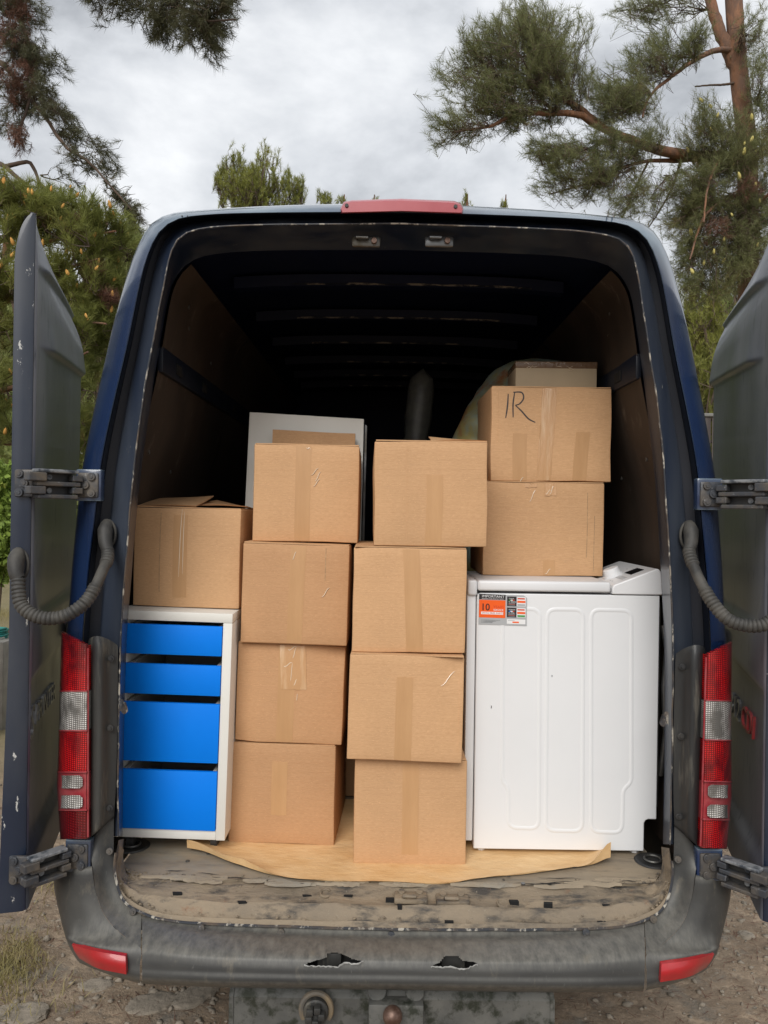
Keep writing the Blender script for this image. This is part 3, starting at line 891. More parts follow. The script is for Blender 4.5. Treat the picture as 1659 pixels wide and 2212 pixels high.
# ------------------------------------------------------------------ rear corner trim, tail lights, bumper (left measured, right mirrored)
def sidegrid(rowsW, side):
    return rowsW if side < 0 else [[mir(p) for p in r] for r in rowsW]
for side in (-1, 1):
    # black plastic trim beside the lamp
    rw = [
        [(189, 1396, 2.245), (194, 1379, 2.215), (212, 1374, 2.205), (236, 1382, 2.222), (254, 1394, 2.238)],
        [(190, 1420, 2.240), (197, 1416, 2.203), (216, 1412, 2.195), (236, 1418, 2.222), (255, 1422, 2.238)],
        [(190, 1560, 2.238), (199, 1560, 2.200), (217, 1560, 2.192), (236, 1560, 2.224), (254, 1560, 2.238)],
        [(189, 1700, 2.238), (199, 1698, 2.200), (216, 1694, 2.192), (234, 1690, 2.222), (251, 1686, 2.238)],
        [(189, 1800, 2.240), (198, 1795, 2.200), (214, 1782, 2.194), (231, 1768, 2.220), (247, 1755, 2.236)],
        [(190, 1813, 2.250), (198, 1807, 2.215), (214, 1794, 2.208), (231, 1779, 2.230), (247, 1766, 2.244)]]
    g = patch([[P(*q) for q in r] for r in rw], 26, 20)
    mb = MB(); mb.grid(sidegrid(g, side))
    tp = mb.build('corner_trim', M['plastic'], van, 50)
    for (u, v) in ((241, 1422), (239, 1572), (238, 1745)):
        c = P(u, v, 2.222)
        c = c if side < 0 else mir(c)
        mb = MB(); mb.cyl(c, (0, -1, 0), .0095, .006, 14); mb.cyl(c + Vector((0, -.004, 0)), (0, -1, 0), .005, .006, 6)
        mb.build('trim_screw', M['hinge_dark'], tp)
    # tail lamp: housing + lenses
    def lampgrid(v0, v1, u_in=190, mid=None, off=0.0, inset=0, tilt=0, nr=8):
        rws = []
        for i in range(nr):
            t = i / (nr - 1)
            vi = v0 + (v1 - v0) * t
            r_ = []
            for k, (fu, dY, dv) in enumerate(((0.0, .115, -tilt), (0.05, .075, -tilt * .95), (.25, .032, -tilt * .75), (.55, .010, -tilt * .45), (.9, .0, -tilt * .1), (1.0, .010, 0.0))):
                uo = np.interp(vi, [1365, 1480, 1600, 1700, 1812], [133, 130, 127, 123, 130])
                ui = u_in
                u_ = uo + inset + (ui - uo - 2 * inset) * fu
                r_.append(P(u_, vi + dv * (1 - t) , 2.175 + dY - off))
            rws.append(catmull_u(r_, 14))
        return [[Vector(q) for q in r] for r in rws]
    lamp_segs = [('lens', 1395, 1492, 'lens_red', 30, .0), ('lens', 1494, 1577, 'lens_clear', 0, .004), ('lens', 1580, 1668, 'lens_red', 0, .0),
                 ('lens_frame', 1668.5, 1750, 'lens_frame', 0, -.003), ('lens', 1750.5, 1812, 'lens_darkred', 0, .0)]
    hs = MB()
    g = lampgrid(1393, 1813, 191, off=-.012, tilt=30)
    hs.grid(sidegrid(g, side))
    lamp = hs.build('tail_light', M['plastic'], van, 50)
    for nm, v0, v1, mt, tl, off in lamp_segs:
        mb = MB(); g = lampgrid(v0, v1, 190, off=off, tilt=tl)
        mb.grid(sidegrid(g, side))
        # returns so that the lens reads as a solid cover
        ri = [g[0], [p + Vector((0, .012, 0)) for p in g[0]]]; rj = [g[-1], [p + Vector((0, .012, 0)) for p in g[-1]]]
        mb.grid(sidegrid(ri, side)); mb.grid(sidegrid(rj, side))
        rk = [[r[-1] for r in g], [r[-1] + Vector((.001, .03, 0)) for r in g]]
        mb.grid(sidegrid(rk, side))
        mt2 = 'lens_red' if (mt == 'lens_darkred' and side > 0) else mt
        mb.build('tail_light_lens' if nm == 'lens' else 'lens_surround', M[mt2], lamp, 60)
    # pale moulded joints between the lamp sections
    for vj in (1493, 1578.5, 1668, 1750):
        g = lampgrid(vj - .6, vj + .6, 190, off=.0045, nr=2)
        pts_ = [a.lerp(b, .5) for a, b in zip(g[0], g[1])]
        mb = MB(); mb.tube(pts_ if side < 0 else [mir(p) for p in pts_], .0022, 6)
        mb.build('lamp_joint', M['lens_frame'], lamp)
    rim_ = [P(190, v_, 2.180) for v_ in np.linspace(1400, 1808, 20)]
    mb = MB(); mb.tube(rim_ if side < 0 else [mir(p) for p in rim_], .003, 6)
    mb.build('lamp_rim', M['lens_frame'], lamp)
    for v0, v1 in ((1675, 1703), (1718, 1746)):
        mb = MB()
        rws = []
        for i in range(10):
            t = i / 9
            vi = v0 + (v1 - v0) * t
            cut = 7 * (max(0, abs(t - .5) * 2 - .55) / .45) ** 2
            rws.append([P(u_ , vi, y_ - .006) for u_, y_ in zip(np.linspace(128, 178 - cut, 10), (2.275, 2.232, 2.208, 2.193, 2.186, 2.182, 2.180, 2.178, 2.177, 2.177))])
        mb.grid(sidegrid(rws, side))
        mb.build('reverse_light_lens', M['lens_clear'], lamp, 60)
    # bumper corner block
    rw = [
        [(113, 1874, 2.42), (117, 1872, 2.30), (150, 1868, 2.26), (199, 1868, 2.235)],
        [(113, 1877, 2.40), (121, 1877, 2.255), (158, 1879, 2.205), (199, 1878, 2.19)],
        [(119, 1930, 2.38), (127, 1932, 2.24), (165, 1935, 2.19), (207, 1927, 2.178)],
        [(131, 1985, 2.35), (139, 1988, 2.22), (180, 1990, 2.165), (226, 1978, 2.155)],
        [(138, 2012, 2.33), (148, 2018, 2.185), (200, 2026, 2.125), (264, 2020, 2.118)],
        [(143, 2028, 2.30), (152, 2034, 2.155), (215, 2046, 2.085), (303, 2047, 2.072)],
        [(152, 2050, 2.30), (162, 2056, 2.155), (220, 2074, 2.080), (302, 2086, 2.056)],
        [(165, 2072, 2.31), (176, 2078, 2.170), (232, 2099, 2.090), (302, 2117, 2.060)],
        [(172, 2080, 2.36), (186, 2086, 2.28), (240, 2107, 2.20), (302, 2124, 2.16)]]
    g = patch([[P(*q) for q in r] for r in rw], 44, 24)
    mb = MB(); mb.grid(sidegrid(g, side))
    bc = mb.build('bumper_corner', M['bumper'], van, 60)
    # swept inner flank of the bumper
    crease = [(193, 1818, 2.24), (199, 1868, 2.205), (207, 1925, 2.178), (226, 1977, 2.155), (264, 2019, 2.118), (304, 2047, 2.072)]
    midl = [(220, 1788, 2.232), (224, 1855, 2.232), (230, 1908, 2.222), (246, 1955, 2.20), (275, 1992, 2.165), (305, 2014, 2.13)]
    dl = [(246, 1766, 2.248), (246, 1850, 2.248), (251, 1905, 2.235), (267, 1947, 2.218), (292, 1968, 2.200), (306, 1976, 2.192)]
    g = patch([[P(*a), P(*b), P(*c)] for a, b, c in zip(crease, midl, dl)], 36, 14)
    mb = MB(); mb.grid(sidegrid(g, side))
    mb.build('bumper_flank', M['bumper'], bc, 60)
    for (u, v, y) in ((238, 1838, 2.232), (288, 1968, 2.19)):
        c = P(u, v, y); c = c if side < 0 else mir(c)
        mb = MB(); mb.cyl(c, (0, -1, .2), .010, .007, 14); mb.cyl(c + Vector((0, -.005, 0)), (0, -1, .2), .004, .005, 6)
        mb.build('bumper_screw', M['hinge'], bc)
    # reflector
    rq = [[(158, 2037, 2.140), (205, 2050, 2.072), (273, 2062, 2.060)],
          [(164, 2052, 2.136), (209, 2069, 2.066), (274, 2082, 2.050)],
          [(174, 2067, 2.142), (214, 2088, 2.074), (275, 2101, 2.054)]]
    g = patch([[P(*q) for q in r] for r in rq], 8, 16)
    g = [[p + Vector((0, -.008, 0)) for p in r] for r in g]
    mb = MB(); mb.grid(sidegrid(g, side))
    bnd = g[0] + [r[-1] for r in g[1:]] + g[-1][::-1][1:] + [r[0] for r in g[::-1][1:]]
    mb.grid(sidegrid([bnd, [p + Vector((0, .014, 0)) for p in bnd]], side))
    mb.build('reflector', M['red_reflector'], bc, 40)

# bumper centre with two torn holes
cols = {307: [(1976, 2.195), (1984, 2.175), (2004, 2.135), (2030, 2.09), (2050, 2.066), (2066, 2.056), (2090, 2.05), (2117, 2.055), (2125, 2.15)],
        380: [(1986, 2.18), (1998, 2.160), (2012, 2.115), (2038, 2.065), (2057, 2.040), (2071, 2.030), (2094, 2.025), (2121, 2.03), (2129, 2.13)],
        480: [(1994, 2.17), (2008, 2.150), (2022, 2.10), (2046, 2.05), (2063, 2.026), (2076, 2.016), (2098, 2.010), (2125, 2.015), (2133, 2.12)],
        650: [(2001, 2.16), (2017, 2.140), (2030, 2.09), (2052, 2.04), (2068, 2.013), (2081, 2.003), (2102, 1.997), (2128, 2.003), (2136, 2.11)],
        857: [(2008, 2.155), (2023, 2.135), (2035, 2.085), (2055, 2.032), (2071, 2.006), (2083, 1.996), (2104, 1.990), (2131, 1.996), (2139, 2.105)]}
us = sorted(cols)
hp = []
for r in range(9):
    hp.append([P(u, *cols[u][r]) for u in us])
hp2 = [list(r) + [mir(p) for p in r[::-1][1:]] for r in hp]
BN = 420
gb = patch(hp2, 70, BN)
# jagged hole outlines, in image bearings of the bumper face
hole1 = [(657, 2085), (668, 2079), (690, 2073), (705, 2068), (707, 2060), (722, 2057), (742, 2062), (762, 2072), (785, 2077), (770, 2082), (745, 2079), (735, 2084), (728, 2088), (700, 2087), (675, 2087)]
hole2 = [(931, 2087), (950, 2079), (962, 2064), (990, 2065), (1000, 2076), (1020, 2077), (1031, 2081), (1022, 2086), (1012, 2091), (1000, 2094), (975, 2088), (955, 2088)]
def inpoly(x, y, poly):
    c = False
    j = len(poly) - 1
    for i in range(len(poly)):
        xi, yi = poly[i]; xj, yj = poly[j]
        if (yi > y) != (yj > y) and x < (xj - xi) * (y - yi) / (yj - yi) + xi: c = not c
        j = i
    return c
def proj(p):
    a, b = p.x / p.y * F, (p.z - CZ) / p.y * F
    return 829.5 + a * cR + b * sR, 1106 - (-a * sR + b * cR)
mb = MB()
vv = [p for r in gb for p in r]
ff = []
nc = BN
for i in range(len(gb) - 1):
    for j in range(nc - 1):
        q = [gb[i][j], gb[i][j + 1], gb[i + 1][j + 1], gb[i + 1][j]]
        c = (q[0] + q[1] + q[2] + q[3]) / 4
        if 1.98 < c.y < 2.03:
            u, v = proj(c)
            if inpoly(u, v, hole1) or inpoly(u, v, hole2): continue
        ff.append((i * nc + j, i * nc + j + 1, (i + 1) * nc + j + 1, (i + 1) * nc + j))
mb.add(vv, ff)
bump_o = mb.build('bumper', M['bumper'], van, 60)
M['torn'] = surf('torn_plastic_edge', (0.42, 0.42, 0.40), (0.2, 0.2, 0.19), 60, rough=0.7)
for hl, lo_ in ((hole1, (9, 14)), (hole2, (6, 11))):
    pts = [P(u, v, 1.992 + .006 * ((v - 2070) / -20)) for u, v in hl]
    lower = [pts[i] for i in list(range(8, 15)) + [0]] if hl is hole1 else [pts[i] for i in list(range(6, 12)) + [0]]
    pp = catmull(lower, 26)
    mb = MB(); mb.tube([Vector(p) + Vector((0, random.uniform(-.004, .001), random.uniform(-.0015, .0015))) for p in pp], [random.uniform(.0008, .0024) for _ in pp], 5)
    mb.build('torn_rim', M['torn'], bump_o)
    # bracket seen through the hole
    cu = sum(q[0] for q in hl) / len(hl)
    c = P(cu - 8, 2074, 2.035)
    mb = MB(); mb.box((c.x - .032, c.y, c.z - .025), (c.x + .032, c.y + .04, c.z + .018), .004)
    mb.build('bumper_bracket', M['plastic'], bump_o)
mb = MB(); mb.box((VX - .6, 2.07, .50), (VX + .6, 2.10, .565))
mb.build('bumper_beam', M['hinge_dark'], bump_o)
for u in (435, 607, 845, 1265):
    c = P(u, 2004 if u < 500 else (2013 if u != 845 else 2019), 2.148)
    mb = MB(); mb.cyl(c, (0, -1, .2), .010, .008, 14); mb.cyl(c + Vector((0, -.007, .001)), (0, -1, .2), .0045, .004, 6)
    mb.build('bumper_screw', M['hinge'], bump_o)

# ------------------------------------------------------------------ tow bar
tow = MB()
x0, x1 = P(497, 2175, 2.12).x, P(1195, 2175, 2.12).x
prof = [(2.20, .470), (2.155, .470), (2.105, .425), (2.105, .335), (2.20, .335)]
tow.prism([Vector((x0 + .012, y, z)) for y, z in prof], (x1 - x0 - .024, 0, 0))
tb = tow.build('tow_bar', M['hitch'], van, 20)
for xx in (x0, x1 - .012):
    mb = MB()
    mb.prism([Vector((xx, y + (0.004 if y > 2.15 else -.004), z + (.004 if z > .4 else -.004))) for y, z in prof], (.012, 0, 0))
    mb.build('end_plate', M['hitch'], tb, 20)
c = P(855, 2175, 2.10)
mb = MB(); mb.box((c.x - .074, 2.062, .28), (c.x + .074, 2.104, .436), .004)
mb.build('mount_plate', M['hitch'], tb)
for dx in (-.052, .052):
    mb = MB(); mb.cyl((c.x + dx, 2.11, .440), (0, -.6, .8), .026, .014, 22)
    mb.build('mount_washer', M['hitch'], tb)
mb = MB()
bc_ = P(848, 2195, 2.03)
b_ = bmesh.new(); bmesh.ops.create_uvsphere(b_, u_segments=24, v_segments=14, radius=.026); bmesh.ops.translate(b_, verts=b_.verts, vec=bc_)
mb.bm(b_)
mb.tube([bc_ + Vector((0, 0, -.02)), bc_ + Vector((0, 0, -.07)), bc_ + Vector((0, .05, -.10))], .016, 12)
mb.build('tow_ball', M['rust'], tb)
# trailer socket with broken cap
c = P(683, 2180, 2.075)
mb = MB()
ring = [c + Vector((.040 * math.cos(t), .0, .044 * math.sin(t))) for t in np.linspace(-.6, math.pi + .6, 24)]
mb.tube(ring, .008, 8)
so = mb.build('trailer_socket', surf('yellowed_rubber', (0.20, 0.15, 0.09), (0.11, 0.10, 0.085), 20, rough=.7), tb)
mb = MB()
mb.cyl(c + Vector((0, .012, 0)), (0, -1, 0), .034, .03, 20)
mb.tube([c + Vector((0, -.015, 0)), c + Vector((.002, -.02, -.04)), c + Vector((.004, -.02, -.12))], .014, 10)
for k in range(5):
    a = k * 1.2
    mb.box((c.x - .010 + .018 * math.cos(a), c.y - .04, c.z - .008 + .018 * math.sin(a)), (c.x + .008 + .018 * math.cos(a), c.y - .01, c.z + .010 + .018 * math.sin(a)), .003)
mb.build('socket_body', M['plastic'], so)

# ------------------------------------------------------------------ text helper
def text_mesh(body, size, extrude=0.0, shear=0.0, space=1.0):
    cu = bpy.data.curves.new('lettering', 'FONT')
    cu.body = body; cu.size = size; cu.extrude = extrude; cu.shear = shear; cu.space_character = space
    cu.resolution_u = 3
    to = bpy.data.objects.new('lettering', cu)
    C.objects.link(to)
    dg = bpy.context.evaluated_depsgraph_get()
    me = bpy.data.meshes.new_from_object(to.evaluated_get(dg))
    vs_ = [v.co.copy() for v in me.vertices]
    fs = [tuple(p.vertices) for p in me.polygons]
    bpy.data.objects.remove(to); bpy.data.curves.remove(cu); bpy.data.meshes.remove(me)
    return vs_, fs

# ------------------------------------------------------------------ rear doors, folded back along the flanks
DC = 0.0448
DW, DT = 0.89, 0.052
def door_frame_pts(side):
    O = Vector((-0.9745, 2.135, 0)); d = Vector((-.243, .970, 0)).normalized(); n = Vector((.970, .243, 0)).normalized()
    def M_(s, t, z):
        p = O + d * s + n * t + Vector((0, 0, z))
        return p if side < 0 else Vector((2 * DC - p.x, p.y, p.z))
    return M_
def ridge(z, zr, h):     # overlapping crease: the skin above stands proud
    x = (z - zr) / .0035
    return h * (1 / (1 + math.exp(-max(-30, min(30, x))))) * math.exp(-max(0, (z - zr)) / .10)
def door_skin(s, z):
    """outward offset of the outer skin"""
    t = 0.0
    r1 = 2.425 + .075 * (s / DW) ** .8
    r2 = 2.205 + .070 * (s / DW) ** .8
    e_ = min(1, max(0, (s - .02) / .05))
    t += ridge(z, r1, .021) * min(1, max(0, (s - .0) / .12)) + ridge(z, r2, .020) * min(1, max(0, (s - .05) / .16))
    if z > 2.34:
        t -= 1.7 * (z - 2.34) ** 2 * (s / DW) ** .6
    t -= .005 * min(1, max(0, (.012 - s) / .012)) ** 2
    # window blank, pressed in
    wx = min((s - .045) / .008, (z - (1.445 if s > .18 else 1.445 + .12 * ((.18 - s) / .125) ** 2)) / .012, (1.86 - z) / .10)
    t -= .010 / (1 + math.exp(-max(-30, min(30, wx * 2))))
    # number plate pressing
    px_ = min((s - .026) / .010, (1.262 + .03 * s - z) / .012, (z - .78) / .02)
    t -= .022 / (1 + math.exp(-max(-30, min(30, px_ * 2))))
    return t
for side in (-1, 1):
    D_ = door_frame_pts(side)
    zb0, zt0 = .640, 2.575
    ss = np.concatenate([[0, .008, .016, .024, .032], np.linspace(.042, DW - .03, 46), [DW - .015, DW]])
    zs = np.concatenate([np.linspace(zb0, 2.14, 150), np.linspace(2.145, zt0, 150)])
    rows = []
    def zlow(s):   # bottom corners rounded
        return 0.0
    for z in zs:
        rows.append([D_(s, door_skin(s, z), z) for s in ss])
    mb = MB(); mb.grid(rows)
    nm = 'rear_door'
    # body of the door: inner face, edges
    edge_n = [D_(0, door_skin(0, z) - .001, z) for z in zs]
    def lx(z): # door thickness at the hinge edge grows a little downwards
        return (DT + .018 * max(0, (1.35 - z)) / .7) * math.sqrt(max(.06, 1 - max(0, (z - 2.42) / .156) ** 2))
    edge_i = [D_(-.004, door_skin(0, z) - lx(z), z) for z in zs]
    far_n = [r[-1] for r in rows]
    far_i = [D_(DW, door_skin(DW, z) - DT * .8, z) for z in zs]
    skin = mb.build(nm, M['paint_dusty'], van, 50)
    mb = MB()
    mb.grid([edge_n, [D_(-.006, door_skin(0, z) - .008, z) for z in zs], [D_(-.006, door_skin(0, z) - lx(z) + .008, z) for z in zs], edge_i])
    mb.build('hinge_edge', M['door_edge'], skin, 50)
    mb = MB()
    mb.grid([edge_i, far_i]); mb.grid([far_i, far_n])
    mb.grid([rows[-1], [D_(s, door_skin(s, zt0) - DT * .6, zt0 - .01) for s in ss]])
    mb.grid([rows[0], [D_(s, door_skin(s, zb0) - DT * .8, zb0) for s in ss]])
    mb.build('inner_panel', M['door_edge'], skin, 50)
    # lettering on the outer skin
    def put(body, size, s0, z0, mt, sgn, ext=.004, shear=.2, rise=0.0, big=None, name='badge_letters'):
        vs_, fs = text_mesh(body, size, ext, shear, 1.02)
        mb = MB()
        mb.add([D_(s0 + sgn * p.x, door_skin(min(DW, max(.04, s0 + sgn * p.x)), 1.1) + .004 + p.z, z0 + p.y + rise * p.x) for p in vs_], fs)
        return mb.build(name, M[mt], skin, 0)
    if side < 0:
        put('S', .135, .075, 1.085, 'letter', 1)
        put('PRINTER', .085, .165, 1.110, 'letter', 1)
        put('MY DI IC', .12, .22, .668, 'letter_dark', 1, ext=.001, shear=0, name='plate_letters')
    else:
        put('312', .105, .565, 1.085, 'letter', -1)
        put('CDI', .105, .385, 1.085, 'letter_red', -1)
    # small door bump stop
    mb = MB(); mb.cyl(D_(.62, door_skin(.62, 1.33), 1.33), (D_(0, 1, 0) - D_(0, 0, 0)), .035, .025, 18, .028)
    mb.build('door_buffer', M['rubber'], skin)

    # hinges
    def hinge(zc, ub, label):
        Q = lambda x: x if side < 0 else Vector((2 * VX - x.x, x.y, x.z))
        axisy = Vector((0, -1, 0))
        root = MB()
        bp = Q(ub)                                   # centre of body plate
        sx = -side
        root.box((bp.x - .030, bp.y - .006, zc - .036), (bp.x + .030, bp.y + .004, zc + .036), .005)
        h = root.build('door_hinge', M['hinge'], van)
        for (dx, dz) in ((.012, .024), (-.006, 0), (.012, -.024)):
            mb = MB()
            cc = Vector((bp.x + dx * sx, bp.y - .005, zc + dz))
            mb.cyl(cc, (0, -1, 0), .0115, .008, 16); mb.cyl(cc + Vector((0, -.006, 0)), (0, -1, 0), .006, .004, 6)
            mb.build('hinge_bolt', M['hinge'], h)
        dp = D_(-.008, -.022, zc)
        mb = MB(); mb.box((dp.x - .026, dp.y - .008, zc - .038), (dp.x + .026, dp.y + .004, zc + .038), .005)
        mb.build('door_plate', M['hinge'], h)
        for (dx, dz) in ((-.010, .026), (.004, 0), (-.010, -.026)):
            mb = MB()
            cc = Vector((dp.x + dx * sx, dp.y - .007, zc + dz))
            mb.cyl(cc, (0, -1, 0), .0115, .008, 16); mb.cyl(cc + Vector((0, -.006, 0)), (0, -1, 0), .006, .004, 6)
            mb.build('hinge_bolt', M['hinge'], h)
        a = Vector((bp.x - .026 * sx, bp.y - .022, zc)); b = Vector((dp.x + .036 * sx, dp.y - .018, zc))
        ax = (b - a).normalized(); up = Vector((0, 0, 1)); nn = ax.cross(up).normalized()
        def bar(z0, z1, t0, t1, f0, f1, mt, nm_):
            mb = MB()
            p0 = a.lerp(b, f0); p1 = a.lerp(b, f1)
            vv = []
            for p in (p0, p1):
                for (tt, zz) in ((t0, z0), (t1, z0), (t1, z1), (t0, z1)):
                    vv.append(p + nn * tt + up * zz)
            mb.add(vv, [(0, 1, 2, 3), (7, 6, 5, 4), (0, 4, 5, 1), (1, 5, 6, 2), (2, 6, 7, 3), (3, 7, 4, 0)])
            o = mb.build(nm_, M[mt], h, 0)
            bv = o.modifiers.new('bev', 'BEVEL'); bv.width = .003; bv.segments = 2
            return o
        sgn_ = 1 if nn.y < 0 else -1
        bar(-.038, .038, sgn_ * -.012, sgn_ * -.016, .04, 1.0, 'hinge_dark', 'hinge_back')
        bar(.030, .040, sgn_ * -.014, sgn_ * .020, .02, 1.02, 'hinge_pale', 'hinge_cover')
        bar(-.042, -.030, sgn_ * -.014, sgn_ * .016, .02, .98, 'hinge', 'hinge_arm')
        bar(-.007, .006, sgn_ * -.010, sgn_ * .014, -.05, 1.0, 'hinge', 'hinge_arm')
        bar(.008, .026, sgn_ * -.01, sgn_ * .016, -.10, .16, 'hinge', 'hinge_knuckle')
        bar(-.027, -.009, sgn_ * -.01, sgn_ * .016, -.10, .16, 'hinge', 'hinge_knuckle')
        bar(.006, .030, sgn_ * -.01, sgn_ * .022, .80, 1.22, 'hinge', 'hinge_knuckle')
        bar(-.030, -.008, sgn_ * -.01, sgn_ * .022, .82, 1.20, 'hinge', 'hinge_knuckle')
        for dz in (.019, -.019):
            mb = MB(); mb.cyl(a.lerp(b, .62) + up * dz + nn * sgn_ * -.011, nn * sgn_, .008, .003, 14)
            mb.build('hinge_rivet', M['hinge_pale'], h)
        # recess plinth on the pillar
        mb = MB(); mb.box((bp.x - .037, bp.y + .0, zc - .046), (bp.x + .037, bp.y + .03, zc + .046), .004)
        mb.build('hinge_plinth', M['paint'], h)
    hinge(P(190, 1048, 2.225).z, P(191, 1048, 2.222), 'upper')
    hinge(P(170, 1846, 2.215).z, P(168, 1846, 2.205), 'lower')

    # corrugated cable conduit
    px_ = [(40, 1250, 2.085), (40, 1275, 2.075), (47, 1308, 2.065), (75, 1330, 2.06), (112, 1336, 2.065), (150, 1326, 2.075), (185, 1300, 2.10), (207, 1265, 2.13), (222, 1232, 2.165), (232, 1208, 2.20), (233, 1190, 2.225)]
    pw = [P(*q) for q in px_]
    if side > 0: pw = [P(*q) for q in [(1695, 1262, 2.085), (1694, 1290, 2.075), (1680, 1326, 2.065), (1650, 1349, 2.06), (1610, 1351, 2.068), (1570, 1336, 2.08), (1538, 1300, 2.11), (1513, 1256, 2.15), (1498, 1222, 2.185), (1490, 1200, 2.21), (1488, 1188, 2.225)]]
    cp = catmull(pw, 420)
    arc = np.concatenate([[0], np.cumsum(np.linalg.norm(np.diff(cp, axis=0), axis=1))])
    rad = []
    for q in arc:
        f_ = q / arc[-1]
        smooth_ = .70 < f_ < .88
        rad.append(.0150 if smooth_ else .0150 + .0036 * abs(math.sin(q / .0112 * math.pi)) ** .6)
    mb = MB(); mb.tube(cp, rad, 14)
    cd = mb.build('cable_conduit', M['rubber'], van, 80)
    for (c0, tgt, sc_) in ((P(40, 1232, 2.112), pw[0], 1.0), (P(231, 1165, 2.262), pw[-1], .95)):
        if side > 0: c0 = P(1695, 1245, 2.112) if sc_ == 1.0 else P(1488, 1168, 2.262)
        mb = MB()
        c0 = Vector(c0); tg = Vector(tgt)
        gp = catmull([c0 + Vector((0, .012, .052 * sc_)), c0 + Vector((0, -.004, .046 * sc_)), c0 + Vector((0, -.016, .024 * sc_)), c0.lerp(tg, .45) + Vector((0, -.014, .004)), tg], 18)
        gr = np.interp(np.linspace(0, 1, 18), [0, .12, .35, .7, 1], [.008, .0165, .0225, .0205, .0175]) * sc_
        mb.tube(gp, list(gr), 18)
        mb.build('conduit_grommet', M['rubber'], cd, 80)
        mb = MB(); mb.tube([Vector(c0) + Vector((.025 * sc_ * math.cos(a), .003, .016 + .042 * sc_ * math.sin(a))) for a in np.linspace(0, 2 * math.pi, 25)], .0045, 6, cap=False)
        mb.build('grommet_rim', M['rubber'], cd, 80)

# ================================================================== THE LOAD
def rounded_box(hw, hd, hh, r, disp, ncell=10):
    def ax(h): return np.concatenate([[-h, -h + r * .45, -h + r], np.linspace(-h + r, h - r, ncell)[1:-1], [h - r, h - r * .45, h]])
    X, Y_, Z = ax(hw), ax(hd), ax(hh)
    mb = MB()
    def fix(p):
        q = Vector((max(-hw + r, min(hw - r, p.x)), max(-hd + r, min(hd - r, p.y)), max(-hh + r, min(hh - r, p.z))))
        dlt = p - q
        if dlt.length > 1e-9: p = q + dlt.normalized() * r
        return disp(p)
    V = Vector
    mb.grid([[fix(V((x, -hd, z))) for x in X] for z in Z])
    mb.grid([[fix(V((x, hd, z))) for x in X] for z in Z])
    mb.grid([[fix(V((-hw, y, z))) for y in Y_] for z in Z])
    mb.grid([[fix(V((hw, y, z))) for y in Y_] for z in Z])
    mb.grid([[fix(V((x, y, -hh))) for x in X] for y in Y_])
    mb.grid([[fix(V((x, y, hh))) for x in X] for y in Y_])
    return mb

